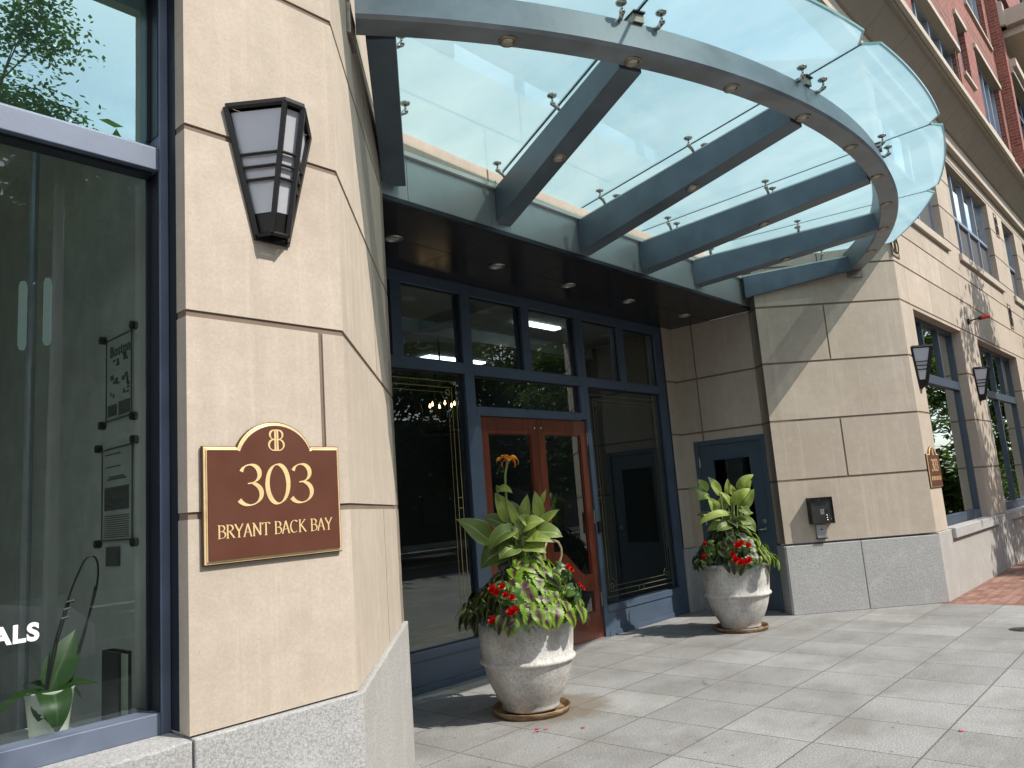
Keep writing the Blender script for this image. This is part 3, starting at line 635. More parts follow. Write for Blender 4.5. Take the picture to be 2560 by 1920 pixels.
def plaque(uc, z0, W_, H, label, group, proud):
    root = empty('address_plaque', label, 'sign', F_front(uc, z0, 0), group)
    sh = H*.81
    def outline(k):
        w = W_/2-k; top = z0+sh-k; r = W_*.278-k*.6
        pts = [(uc-w, z0+k), (uc+w, z0+k), (uc+w, top), (uc+W_*.275, top)]
        n = 18
        for i in range(n+1):
            a = radians(18+(162-18)*i/n); pts.append((uc+r*cos(a)/cos(radians(18))*.98, top-.005+(H-sh)*(sin(a)-sin(radians(18)))/(1-sin(radians(18)))*1.0))
        pts += [(uc-W_*.275, top), (uc-w, top)]
        return pts
    m = MB(); m.prism(F_front, outline(0), .004, proud*.55); m.build('outer_edge', M['plaque_edge'], root, bevel=.002)
    m = MB(); m.prism(F_front, outline(.004), proud*.5, proud*.70); m.build('gilded_edge', M['gold'], root, bevel=.002)
    m = MB(); m.prism(F_front, outline(.0115), proud*.5, proud*.86); m.build('gilded_edge', M['gold'], root, bevel=.002)
    m = MB(); m.prism(F_front, outline(.0165), proud*.5, proud); m.build('board', M['plaque'], root)
    s = W_/.585
    m = MB(); FF = frame(F_front(0, 0, proud), (1, 0, 0), (0, -1, 0))
    write(m, FF, '303', uc-.155*s, z0+.205, .152, .125, .03, .0012, .318*s)
    m.build('numerals', M['letters'], root)
    m = MB(); write(m, FF, 'BRYANT BACK BAY', uc-.245*s, z0+.092, .047, .13, .04, .001, .485*s); m.build('lettering', M['letters'], root)
    m = MB(); emblem(m, FF, uc, z0+.408, .082, .0012, .10); m.build('monogram', M['letters'], root)
    return root
plaque(1.598, 1.42, .585, .527, 'brown plaque with gold 303 BRYANT BACK BAY below the nearest wall lantern', 'matching brown address plaques', .028)
plaque(10.935, 1.38, .54, .527, 'small far brown 303 plaque seen edge on beside the right corner', 'matching brown address plaques', .028)
# monogram tiles on the street facade
for (u, z, lb) in ((10.78, 4.40, 'monogram tile under the tip of the glass canopy at the stone corner'), (18.90, 6.42, 'monogram tile high between the second floor windows'), (18.62, 4.38, 'monogram tile right of the red beacon')):
    root = empty('monogram_tile', lb, 'emblem', F_front(u, z, 0), 'monogram tiles on the stone facade')
    m = MB(); m.ob(F_front, u-.15, u+.15, z, z+.022, .001, .012); m.ob(F_front, u-.15, u-.128, z+.022, z+.5, .001, .012); m.ob(F_front, u+.128, u+.15, z+.022, z+.5, .001, .012); m.ob(F_front, u-.15, u+.15, z+.5, z+.52, .001, .012)
    m.build('border', M['joint'], root)
    m = MB(); m.ob(F_front, u-.128, u+.128, z+.022, z+.5, .001, .005); m.build('tile', M['cream_em'], root)
    m = MB(); emblem(m, frame(F_front(0, 0, .0052), (1, 0, 0), (0, -1, 0)), u, z+.06, .38, .012, .05); m.build('monogram', M['black'], root)
# ALS letters on the shop window
def text_obj(txt, size, F, u, z, d, mat, name, parent=None, align='RIGHT', bold=.0, ext=.002):
    cu = bpy.data.curves.new(name, 'FONT'); cu.body = txt; cu.size = size; cu.align_x = align; cu.extrude = ext; cu.offset = bold; cu.space_character = 1.12
    tmp = bpy.data.objects.new('tmp', cu); dg = bpy.context.evaluated_depsgraph_get(); COL.objects.link(tmp); bpy.context.view_layer.update()
    me = bpy.data.meshes.new_from_object(tmp.evaluated_get(bpy.context.evaluated_depsgraph_get())); bpy.data.objects.remove(tmp)
    for v in me.vertices: v.co = F(u+v.co.x, z+v.co.y, d+v.co.z)
    me.update(); me.materials.clear(); me.materials.append(mat); o = bpy.data.objects.new(name, me); COL.objects.link(o)
    if parent is not None: o.parent = parent; o.location = -world_loc(parent)
    return o
tag(text_obj('ALS', .076, F_front, .866, 1.238, DL-.086, M['white_vinyl'], 'window_lettering', bold=.0032, ext=.001), 'white capital letters ending in ALS stuck on the shop window', 'lettering')
# ------------------------------------------------------------ shop interior behind the left window
g = MB()
g.box(-3.6, 1.6, 6.6, 6.7, .0, 3.8); g.box(-3.6, 1.6, 2.96, 6.6, 3.78, 3.88); g.box(-3.6, 1.6, 2.96, 6.6, .0, .3); g.box(-3.7, -3.6, 2.96, 6.6, 0, 3.8); g.box(1.37, 1.6, 3.95, 6.6, .3, 3.78)
g.build('shop_room', M['wallin'], B)
g = MB(); g.box(1.33, 1.6, 2.97, 3.90, .3, 3.78); g.build('partition', M['wallin'], B)
g = MB(); g.box(-3.2, 1.32, 2.945, 3.4, .79, .875); g.build('display_shelf', M['ceramic'], B)
FP = frame((1.33, 0, 0), (0, -1, 0), (-1, 0, 0))
def poster(u0, u1, z0, z1, label, parts):
    r = empty('poster_frame', label, 'poster', FP(u0, z0, 0), 'framed sheets on the partition')
    m = MB(); m.ob(FP, u0, u1, z0, z1, .001, .006); m.build('sheet', M['paper'], r)
    m = MB()
    for a, b, c, d in ((u0, u1, z0, z0+.006), (u0, u1, z1-.006, z1), (u0, u0+.006, z0+.006, z1-.006), (u1-.006, u1, z0+.006, z1-.006)): m.ob(FP, a, b, c, d, .006, .010)
    for a, b, c, d in parts: m.ob(FP, a, b, c, d, .006, .008)
    m.build('print', M['ink'], r)
    m = MB()
    for uu in (u0-.03, u1+.03):
        for zz in (z0-.01, z1+.01): m.tube([FP(uu, zz, .0), FP(uu, zz, .025)], .018, 10)
    m.build('standoff', M['black_face'], r); return r
tb = [(-3.60+.0, -3.36, 2.13+.0, 2.15)]
blocks = [(-3.58+R.random()*.2, 0, 2.15+R.random()*.17, 0) for k in range(22)]
p1 = poster(-3.62, -3.34, 2.05, 2.42, 'tall printed sheet headed Boston on the partition', [(a, a+.01+R.random()*.025, c, c+.006+R.random()*.02) for a, _, c, _ in blocks]+[(-3.60, -3.50, 2.07, 2.12), (-3.48, -3.36, 2.065, 2.125)])
text_obj('Boston', .07, FP, -3.355, 2.335, .007, M['ink'], 'heading', p1, bold=.001)
p2 = poster(-3.66, -3.33, 1.53, 1.93, 'lower printed sheet with text lines and a picture on the partition', [(-3.63, -3.37, z/1000, z/1000+.0035) for z in range(1545, 1640, 9)]+[(-3.63, -3.37, 1.66, 1.76), (-3.6, -3.4, 1.79, 1.797), (-3.58, -3.42, 1.80, 1.806), (-3.62, -3.46, 1.845, 1.85), (-3.62, -3.46, 1.90, 1.905)])
m = MB(); m.ob(FP, -3.60, -3.47, 1.425, 1.505, .001, .012); tag(m.build('switch_plate', M['ink']), 'small dark plate under the sheets on the partition', 'switch plate')
r = empty('streak_tubes', 'two dim glowing tubes on a post standing in for streaks mirrored in the shop pane', 'lamp', (1.03, 3.66, .3))
m = MB(); m.tube([(1.03, 3.66, .3), (1.03, 3.66, 3.3)], .02, 10); m.build('post', M['grey_metal'], r)
TG = emis('tube_glow', (.62, .85, .8), .17)  # emissive tubes added for the pale streaks mirrored in the pane
for x_, a_ in ((.982, 2.345), (1.075, 2.375)):
    m = MB(); m.tube([(x_, 3.6, a_), (x_, 3.6, a_+.02), (x_, 3.6, a_+.275), (x_, 3.6, a_+.295)], [.010, .016, .016, .010], 10); m.build('tube', TG, r, smooth=True)
# orchid
oc = Vector((.955, 3.10, .875))
t = empty('orchid_pot', 'white ribbed flower pot on the shop window shelf', 'flower pot', oc)
m = MB(); pr = [(.0, .0), (.055, .0)]
for k in range(24): pr.append((.055+.02*k/24+(.0012 if k % 2 else 0), .005+.165*k/24))
pr += [(.078, .17), (.074, .172), (.070, .155), (0, .15)]; m.lathe(pr, oc, 36); m.build('pot', M['ceramic'], t, smooth=True)
t = empty('orchid', 'flowerless orchid with broad green leaves and hooped dark stakes behind the shop window', 'plant', oc+Vector((0, 0, .16)))
m = MB()
for (dx, dy, dz, L, Wd, dr, nx) in ((-.1, -.7, .45, .22, .105, 2.6, (0, .3, 1)), (-.9, -.2, .5, .21, .06, 1.5, (0, 0, 1)), (.45, .1, 1, .22, .11, .3, (-.3, -1, .3)), (.9, -.2, .35, .17, .05, .8, (0, -.3, 1)), (-.7, -.8, .2, .15, .075, 2.4, (0, .2, 1)), (.7, .3, .2, .15, .06, 1.2, (0, 0, 1)), (-.2, .5, .5, .14, .06, 1.2, (0, 0, 1))):
    m.leaf(oc+Vector((0, 0, .165)), (dx, dy, dz), nx, L, Wd, dr, .2, tone=.3)
m.build('leaf', M['green'], t, smooth=True)
m = MB()
m.tube(smooth_path([oc+Vector(p) for p in ((-.015, 0, .16), (.02, .01, .33), (.06, .01, .47), (.085, .01, .54), (.115, .01, .60), (.145, .01, .605), (.158, .01, .56), (.148, .01, .47), (.11, .01, .34), (.06, 0, .17))]), .0035, 6)
m.tube([oc+Vector(p) for p in ((-.008, 0, .16), (.028, .012, .33), (.064, .01, .46))], .003, 6); m.tube([oc+Vector(p) for p in ((.065, 0, .17), (.115, .01, .34), (.148, .01, .50))], .003, 6)
for zz, xx in ((.40, .043), (.43, .05), (.455, .06)): m.tube([oc+Vector((xx-.012, 0, zz)), oc+Vector((xx+.014, 0, zz+.004))], .005, 6)
m.build('stake', M['black'], t)
# book and box
m = MB(); m.box(1.15, 1.185, 3.02, 3.17, .877, 1.115); b_ = empty('book', 'dark covered book standing with its pale pages outwards', 'book', (1.17, 3.1, .877))
m = MB(); m.box(1.160, 1.185, 3.02, 3.16, .885, 1.125); m.build('pages', M['pagesm'], b_)
m = MB(); m.box(1.150, 1.159, 3.015, 3.17, .877, 1.135); m.box(1.186, 1.195, 3.015, 3.17, .877, 1.135); m.box(1.159, 1.186, 3.161, 3.17, .877, 1.135); m.build('cover', M['black_face'], b_)
m = MB(); m.lathe([(0, 0)]+[(.085*sin(pi*k/12), .08-.08*cos(pi*k/12)) for k in range(1, 13)], (.71, 3.12, .877), 24); tag(m.build('patterned_ball', M['cloth'], smooth=True), 'round patterned ornament at the left edge of the shelf', 'ornament')
# ------------------------------------------------------------ storefront in the recess
SY = 5.41
F_sf = frame((0, SY, 0), (1, 0, 0), (0, -1, 0))
sf = MB(); dd = -.12
for a, b in ((3.32, 3.46), (5.355, 5.49), (7.325, 7.40), (9.03, 9.20)): sf.ob(F_sf, a, b, 0, 3.83, dd, 0)
sf.ob(F_sf, 5.4905, 5.545, 0, 2.48, dd, -.004)
for a, b in ((4.455, 4.587), (6.285, 6.418), (7.24, 7.3245), (8.135, 8.269)): sf.ob(F_sf, a, b, 2.9995, 3.72, dd, -.002)
sf.ob(F_sf, 3.46, 5.355, 2.89, 2.9995, dd, .002); sf.ob(F_sf, 5.49, 7.325, 2.89, 2.9995, dd, .002); sf.ob(F_sf, 7.40, 9.03, 2.89, 2.9995, dd, .002)
sf.ob(F_sf, 7.2395, 7.3245, 2.49, 2.889, dd, -.001)
for a, b in ((3.46, 5.355), (5.49, 7.325), (7.40, 9.03)): sf.ob(F_sf, a, b, 3.72, 3.83, dd, -.001)
sf.ob(F_sf, 5.49, 7.2395, 2.475, 2.565, dd, .001)
for a, b in ((3.46, 5.355), (7.40, 9.03)):
    sf.ob(F_sf, a, b, .27, .345, dd, .006); sf.ob(F_sf, a, b, .06, .27, dd+.02, -.008); sf.ob(F_sf, a, b, .0, .06, dd, .006)
SF = sf.build('storefront', M['blue'], B, bevel=.003, label='dark blue metal storefront grid')
GD = -.065
for (a, b, z0, z1, lb) in ((3.46, 4.455, 3.0, 3.72, 'transom pane'), (4.587, 5.355, 3.0, 3.72, 'transom pane'), (5.49, 6.285, 3.0, 3.72, 'transom pane'), (6.418, 7.24, 3.0, 3.72, 'transom pane'), (7.40, 8.135, 3.0, 3.72, 'transom pane'), (8.269, 9.03, 3.0, 3.72, 'transom pane'), (3.46, 5.355, .345, 2.89, 'large left pane with gold line border'), (5.49, 7.24, 2.565, 2.89, 'pane above the doors'), (7.40, 9.03, .345, 2.89, 'large right pane with faint gold line border')):
    p = MB(); p.ob(F_sf, a, b, z0, z1, GD, GD+.01); p.build('pane', M['glass'], SF, label=lb)
gk = MB()
for (a, b, z0, z1) in ((3.46, 4.455, 3.0, 3.72), (4.587, 5.355, 3.0, 3.72), (5.49, 6.285, 3.0, 3.72), (6.418, 7.24, 3.0, 3.72), (7.40, 8.135, 3.0, 3.72), (8.269, 9.03, 3.0, 3.72), (3.46, 5.355, .345, 2.89), (5.49, 7.24, 2.565, 2.89), (7.40, 9.03, .345, 2.89)):
    for (u0, u1, w0, w1) in ((a, a+.012, z0, z1), (b-.022, b, z0, z1), (a+.012, b-.022, z1-.018, z1), (a+.012, b-.022, z0, z0+.012)): gk.ob(F_sf, u0, u1, w0, w1, GD+.0102, GD+.028)
gk.build('gasket', M['dark'], SF)
def border(a, b, z0, z1, mat, label):
    m = MB(); d0, d1 = GD+.0101, GD+.0125
    def hl(u0, u1, z, t=.007): m.ob(F_sf, u0, u1, z-t/2, z+t/2, d0, d1)
    def vl(u, w0, w1, t=.007): m.ob(F_sf, u-t/2, u+t/2, w0, w1, d0, d1)
    for k, i in enumerate((.085, .145)):
        hl(a+i, b-i, z1-i); hl(a+i, b-i, z0+i-.01); vl(a+i, z0+i, z1-i); vl(b-i, z0+i, z1-i)
    hl(a+.25, b-.25, z1-.195, .004); hl(a+.25, b-.25, z0+.19, .004); vl(a+.195, z0+.28, z1-.28, .004); vl(b-.195, z0+.28, z1-.28, .004)
    for uu in ((a+b)/2-.05, (a+b)/2+.05): m.ob(F_sf, uu-.003, uu+.003, z1-.145, z1-.085, d0, d1+.0005); m.ob(F_sf, uu-.003, uu+.003, z0+.075, z0+.135, d0, d1+.0005)
    for uu in (a+.085, b-.145):
        for zz in (-.05, .05): m.ob(F_sf, uu, uu+.06, (z0+z1)/2+zz-.003, (z0+z1)/2+zz+.003, d0, d1+.0005)
    for cu_, sg in ((a, 1), (b, -1)):
        for cz, sz in ((z0, 1), (z1, -1)):
            for k in range(20):
                a0, a1 = 2*pi*k/20, 2*pi*(k+1)/20; c_, z_ = cu_+sg*.20, cz+sz*.195
                m.prism(F_sf, [(c_+.032*cos(a0), z_+.032*sin(a0)), (c_+.032*cos(a1), z_+.032*sin(a1)), (c_+.024*cos(a1), z_+.024*sin(a1)), (c_+.024*cos(a0), z_+.024*sin(a0))], d0, d1+.001)
            for k in range(8):
                a0, a1 = pi/2*k/8, pi/2*(k+1)/8; c_, z_ = cu_+sg*.195, cz+sz*.19
                P = lambda r, t: (c_+sg*r*cos(t), z_+sz*r*sin(t))
                m.prism(F_sf, [P(.09, a0), P(.09, a1), P(.086, a1), P(.086, a0)], d0, d1)
    return m.build('gold_border', mat, SF, label=label)
border(3.46, 5.355, .345, 2.89, M['gold_dim'], 'thin gold lines with corner circles on the left pane')
border(7.40, 9.03, .345, 2.89, M['gold_faint'], 'thin gold lines with corner circles on the right pane')
# double doors
def door_leaf(a, b, hinge, label):
    """a..b leaf, hinge side 'L' or 'R'"""
    z0, z1 = .012, 2.47; s = .115; d0, d1 = -.075, -.028
    m = MB()
    m.ob(F_sf, a, a+s, z0, z1, d0, d1); m.ob(F_sf, b-s, b, z0, z1, d0, d1)
    m.ob(F_sf, a+s, b-s, z1-.165, z1, d0, d1); m.ob(F_sf, a+s, b-s, z0, z0+.29, d0, d1)
    n = 22; w = (b-s)-(a+s)
    def cv(t):   # height of the S curve, 0 = meeting side, 1 = hinge side
        return 1.02-.30*(0.5-0.5*cos(pi*min(1, max(0, (t-.12)/.76))))
    up, lo = [], []
    for k in range(n+1):
        t = k/n; u = a+s+w*t; tt = t if hinge == 'R' else 1-t
        up.append((u, cv(tt))); lo.append((u, cv(tt)-.19+.02*sin(pi*tt)))
    for k in range(n): m.prism(F_sf, [up[k], up[k+1], lo[k+1], lo[k]][::-1], d0, d1)
    o = m.build('door', M['wood'], B, label=label, bevel=0)
    bd = MB(); dz = d1-.012
    for (u0, u1, w0, w1) in ((a+s, a+s+.014, .30, z1-.165), (b-s-.014, b-s, .30, z1-.165), (a+s+.014, b-s-.014, z1-.179, z1-.165), (a+s+.014, b-s-.014, .302, .316)): bd.ob(F_sf, u0, u1, w0, w1, dz-.01, dz)
    bd.build('bead', M['wood'], o)
    p = MB(); p.ob(F_sf, a+s, b-s, .302, z1-.165, -.06, -.052); p.build('pane', M['glass'], o)
    hg = MB(); hu = b if hinge == 'R' else a
    for z in (.35, 1.28, 2.18): hg.tube([F_sf(hu+(.008 if hinge == 'R' else -.008), z, -.02), F_sf(hu+(.008 if hinge == 'R' else -.008), z+.15, -.02)], .012, 10)
    hg.build('hinge', M['nickel'], o)
    hd = MB(); hx = a+.06 if hinge == 'R' else b-.06; sgn = 1 if hinge == 'R' else -1
    P = [(0, .80, -.028), (0, .80, .03), (sgn*.02, .90, .05), (sgn*.075, .98, .05), (sgn*.085, 1.06, .05), (sgn*.04, 1.13, .05), (0, 1.15, .03), (0, 1.15, -.028)]
    hd.tube([F_sf(hx+p[0], p[1], p[2]) for p in P], .013, 10); hd.build('handle', M['gold'], o, smooth=True)
    kn = MB(); kn.lathe([(0, 0), (.014, 0), (.014, .008), (.006, .018), (0, .018)], F_sf(b-.05 if hinge == 'L' else a+.05, 2.37, d1), 12, (0, -1, 0)); kn.build('bolt', M['steel'], o)
    return o
door_leaf(5.548, 6.440, 'L', 'left mahogany door leaf behind the orange canna'); door_leaf(6.446, 7.322, 'R', 'right mahogany door leaf with curved lower rail')
m = MB(); m.ob(F_sf, 7.345, 7.385, 1.17, 1.30, .001, .028); tag(m.build('card_reader', M['black'], bevel=.004), 'small black card reader on the post right of the wooden doors', 'card reader')
m = MB(); m.ob(F_sf, 5.5, 7.33, .0, .012, -.12, .06); m.build('threshold', M['grey_metal'], B, bevel=.003)
# lobby room
g = MB(); g.box(3.0, 9.7, 5.56, 10.5, -.02, .004); g.build('lobby_floor', M['floorin'], B)
g = MB(); g.box(3.0, 9.7, 5.56, 10.5, 3.86, 3.95); g.box(3.0, 9.7, 6.9, 7.1, 3.7, 3.86); g.box(6.1, 6.35, 5.56, 6.9, 3.74, 3.86); g.build('lobby_ceiling', M['ceil'], B)
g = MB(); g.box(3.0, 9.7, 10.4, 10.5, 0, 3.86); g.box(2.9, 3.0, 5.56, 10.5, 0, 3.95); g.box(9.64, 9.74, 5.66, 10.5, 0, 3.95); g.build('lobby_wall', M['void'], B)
PG = emis('panel_glow', (.8, .95, 1), 5.)
for x_, lb_ in ((4.6, 'left one of two strip lights added deep in the lobby to brighten it'), (7.6, 'right one of two strip lights added deep in the lobby to brighten it')):
    g = MB(); g.box(x_, x_+1.2, 8.4, 8.7, 3.835, 3.859); tag(g.build('ceiling_light', PG, loc=(x_, 8.4, 3.84)), lb_, 'ceiling light', 'added strip lights deep in the lobby')  # extra strips added out of sight to lift the lobby ceiling
g = MB(); g.box(7.2, 8.0, 6.2, 6.32, 3.835, 3.859)
tag(g.build('ceiling_light', PG), 'lit white strip light on the lobby ceiling', 'ceiling light')
ch = empty('lantern_chandelier', 'black lantern chandelier with lit candle bulbs inside the lobby', 'chandelier', (6.5, 7.0, 2.6))
m = MB(); m.lathe([(0, .04), (.15, .03), (.13, 0), (0, 0)], (6.5, 7, 3.82), 20); m.tube([(6.5, 7, 3.82), (6.5, 7, 3.3)], .012, 6)
for k in range(6):
    a0, a1 = pi/3*k, pi/3*(k+1)
    m.tube([(6.5+.42*cos(a0), 7+.42*sin(a0), 3.24), (6.5+.42*cos(a1), 7+.42*sin(a1), 3.24)], .014, 6); m.tube([(6.5+.30*cos(a0), 7+.30*sin(a0), 2.5), (6.5+.30*cos(a1), 7+.30*sin(a1), 2.5)], .014, 6)
    m.tube([(6.5, 7, 3.40), (6.5+.42*cos(a0), 7+.42*sin(a0), 3.24), (6.5+.30*cos(a0), 7+.30*sin(a0), 2.5)], .010, 6)
    m.tube([(6.5, 7, 2.60), (6.5+.16*cos(a0), 7+.16*sin(a0), 2.58), (6.5+.16*cos(a0), 7+.16*sin(a0), 2.82)], .012, 6)
m.build('cage', M['black'], ch)
m = MB()
for k in range(6): a0 = pi/3*k; m.lathe([(0, 0), (.012, .012), (.010, .03), (0, .06)], (6.5+.16*cos(a0), 7+.16*sin(a0), 2.83), 8)
m.build('bulb', emis('candle_glow', (1, .62, .25), 14.), ch)
# side service door
o = MB(); FD = F_rec; u0, u1 = DOOR[0], DOOR[1]
o.ob(FD, u0+.002, u0+.065, 0, 2.218, -.12, .004); o.ob(FD, u1-.095, u1-.03, 0, 2.218, -.12, .004); o.ob(FD, u0+.065, u1-.095, 2.155, 2.218, -.12, .003)
fr = o.build('door_frame', M['blue_door'], B, bevel=.003)
o = MB(); a, b = u0+.068, u1-.098; d0, d1 = -.07, -.022
o.ob(FD, a, a+.19, .012, 2.152, d0, d1); o.ob(FD, b-.17, b, .012, 2.152, d0, d1); o.ob(FD, a+.19, b-.17, 1.95, 2.152, d0, d1); o.ob(FD, a+.19, b-.17, .012, .9, d0, d1)
sdoor = o.build('door', M['blue_door'], B, bevel=.003, label='blue grey metal service door with narrow dark window')
o = MB(); o.ob(FD, a+.19, b-.17, .9, 1.95, -.055, -.045); o.build('pane', glass('dark_glass', (.3, .36, .36), .0, 0, False, (.22, .27, .27)), sdoor)
o = MB(); o.ob(FD, a+.15, b-.13, .86, 1.99, -.085, -.0755); o.build('room_lining', M['void'], sdoor)
o = MB()
for (x0, x1, w0, w1) in ((a+.175, a+.19, .885, 1.965), (b-.17, b-.155, .885, 1.965), (a+.19, b-.17, 1.95, 1.965), (a+.19, b-.17, .885, .90)): o.ob(FD, x0, x1, w0, w1, d1, d1+.01)
o.build('bead', M['blue_door'], sdoor)
o = MB()
for z in (.3, 1.1, 1.87): o.tube([FD(a-.004, z, -.005), FD(a-.004, z+.12, -.005)], .01, 8)
o.build('hinge', M['grey_metal'], sdoor)
o = MB(); o.lathe([(0, 0), (.028, 0), (.028, .01), (.02, .016), (0, .016)], FD(b-.07, 1.12, d1), 16, (-1, 0, 0)); o.lathe([(0, 0), (.03, 0), (.03, .01), (.012, .014), (.012, .045), (0, .045)], FD(b-.07, 1.02, d1), 16, (-1, 0, 0))
o.tube([FD(b-.07, 1.02, d1+.045), FD(b-.13, 1.02, d1+.05), FD(b-.17, 1.015, d1+.045)], .009, 8); o.build('handle', M['steel'], sdoor, smooth=True)
o = MB(); o.ob(FD, u0+.07, u1-.1, 0, .011, -.12, .01); o.build('threshold', M['grey_metal'], B)
# soffit panel over the recess
g = MB()
xs = [3.36, 4.65, 5.85, 7.05, 8.25, 9.44]
for k in range(5):
    for (y0, y1) in ((4.172, 4.78), (4.786, 5.405)):
        xa = xs[k]+.003; xb = xs[k+1]-.003
        if y0 > 4.5: xa = max(xa, 3.15) if k else 3.15; xb = xb if k < 4 else 9.50
        g.box(xa, xb, y0+.003, y1, 3.831, 3.86)
g.build('recess_soffit', M['soffit'], B, label='glossy black ceiling panels over the entrance recess')
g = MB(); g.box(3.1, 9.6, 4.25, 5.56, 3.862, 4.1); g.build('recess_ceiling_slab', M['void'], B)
for k, (x, y) in enumerate(((4.01, 4.79), (5.29, 4.81), (6.42, 4.825), (7.58, 4.835), (8.88, 4.834))):
    r = empty('recessed_downlight', ['downlight nearest the left chamfer', 'second downlight from the left', 'middle downlight of the five', 'fourth downlight from the left', 'downlight nearest the service door'][k]+' in the black soffit', 'downlight', (x, y, 3.831), 'downlights in the black soffit')
    m = MB(); m.lathe([(.052, 0), (.055, -.008), (.078, -.006), (.08, 0)], (x, y, 3.831), 24); m.build('trim_ring', M['steel'], r, smooth=True)
    m = MB(); m.lathe([(.052, -.002), (.03, -.001), (0, -.0005)], (x, y, 3.8305), 20); m.build('lens', M['lens'], r, smooth=True)
# ------------------------------------------------------------ canopy
XC, YC = 6.392, 8.273
def pc(r, th, z): return Vector((XC+r*sin(radians(th)), YC-r*cos(radians(th)), z))
CAN = empty('entrance_canopy', 'curved frosted glass canopy on radiating blue grey steel beams', 'canopy')
TH = [-36.97, -22.18, -7.39, 7.39, 22.18, 36.97]
FAS = frame((0, 4.17, 0), (1, 0, 0), (0, -1, 0))
g = MB(); jx = [3.36, 3.655, 4.56, 4.80, 5.76, 5.97, 6.86, 7.04, 8.01, 8.21, 9.16, 9.45]
for k in range(len(jx)-1): g.ob(FAS, jx[k]+.002, jx[k+1]-.002, 3.865, 4.215, -.03, 0)
g.build('fascia', M['fascia'], CAN, label='pale brushed metal fascia panels')
g = MB(); g.ob(FAS, 3.35, 9.45, 3.828, 3.8645, -.04, .004); g.build('drip_edge', M['dark'], CAN)
g = MB(); g.ob(FAS, 3.37, 9.44, 4.2155, 4.24, -.03, .03); g.ob(FAS, 3.37, 9.44, 4.240, 4.262, -.03, .01); g.build('edge_trim', M['trim'], CAN)
def zb(r): return 3.89+.143*(r-4.15)
def zt(r): return 4.20+.088*(r-4.15)
def zg(r): return 4.352+.078*(r-4.2)
bd = {}
for i, th in enumerate(TH):
    if i in (0, 5):
        sg = -1 if i == 0 else 1; A = Vector((3.525 if i == 0 else 9.255, 4.168, 0)); E = pc(6.40, th-sg*0.6, 0)
        r0, r1 = 4.5, 6.40; za0, za1, zt0, zt1 = 3.945, 4.215, 4.225, 4.39
    else:
        r0 = (YC-4.168)/cos(radians(th)); r1 = 6.40; A = pc(r0, th, 0); E = pc(r1, th, 0); za0, za1, zt0, zt1 = zb(r0), zb(r1), zt(r0), zt(r1)
    D_ = (E-A).normalized(); S = Vector((-D_.y, D_.x, 0)); bd[i] = (A, E, D_, S, za0, za1, zt0, zt1)
    w = .085; m = MB()
    def P(p, s_, z): return Vector((p.x+S.x*s_, p.y+S.y*s_, z))
    # cut the inner end along the fascia plane
    def atf(s_):
        p = A+S*s_; k = (4.168-p.y)/D_.y; return p+D_*k
    q0, q1 = atf(-w), atf(w)
    if i in (0, 5): q0, q1 = A+S*(-w), A+S*w
    e0, e1 = E+S*(-w), E+S*w
    v = [Vector((q0.x, q0.y, za0)), Vector((e0.x, e0.y, za1)), Vector((e1.x, e1.y, za1)), Vector((q1.x, q1.y, za0)), Vector((q0.x, q0.y, zt0)), Vector((e0.x, e0.y, zt1)), Vector((e1.x, e1.y, zt1)), Vector((q1.x, q1.y, zt0))]
    m.hexa(v)
    m.build('beam', M['canopy'], CAN, bevel=.004)
    m = MB()   # pale channel along the top of each beam
    h0, h1 = .022, .022; ww = .06
    c0, c1 = (A if i in (0, 5) else A), E
    V = [c0+S*-ww, c1+S*-ww, c1+S*ww, c0+S*ww]
    m.hexa([Vector((V[0].x, V[0].y, zt0+.002)), Vector((V[1].x, V[1].y, zt1+.002)), Vector((V[2].x, V[2].y, zt1+.002)), Vector((V[3].x, V[3].y, zt0+.002)), Vector((V[0].x, V[0].y, zt0+h0)), Vector((V[1].x, V[1].y, zt1+h1)), Vector((V[2].x, V[2].y, zt1+h1)), Vector((V[3].x, V[3].y, zt0+h0))])
    m.build('beam_cap', M['trim'], CAN)
# ring
def ringm(ri, ro, ri2, ro2, z0, z1, t0, t1, n=96, ch=.016):
    m = MB(); prof = [(ri+ch*.6, z0), (ro-ch, z0), (ro, z0+ch*1.3), (ro2, z1-ch), (ro2-ch, z1), (ri2+ch, z1), (ri2, z1-ch), (ri, z0+ch)]; rings = []
    for k in range(n+1):
        th = t0+(t1-t0)*k/n; i = len(m.v); rings.append(i); m.v += [pc(r, th, z) for r, z in prof]
    L = len(prof)
    for k in range(n):
        for j in range(L): l = (j+1) % L; m.f.append([rings[k]+j, rings[k]+l, rings[k+1]+l, rings[k+1]+j][::-1])
    m.f.append([rings[0]+j for j in range(L)]); m.f.append([rings[-1]+j for j in range(L)][::-1]); return m
ringm(6.40, 6.575, 6.36, 6.52, 4.232, 4.475, -37.6, 37.6).build('ring_beam', M['ring'], CAN, label='curved steel ring beam')
for FF, uu in ((F_lch, .645), (F_rch, 1.36)):
    m = MB(); m.ob(FF, uu-.10, uu+.10, 4.13, 4.31, .001, .022); m.build('wall_plate', M['nickel'], CAN, bevel=.003)
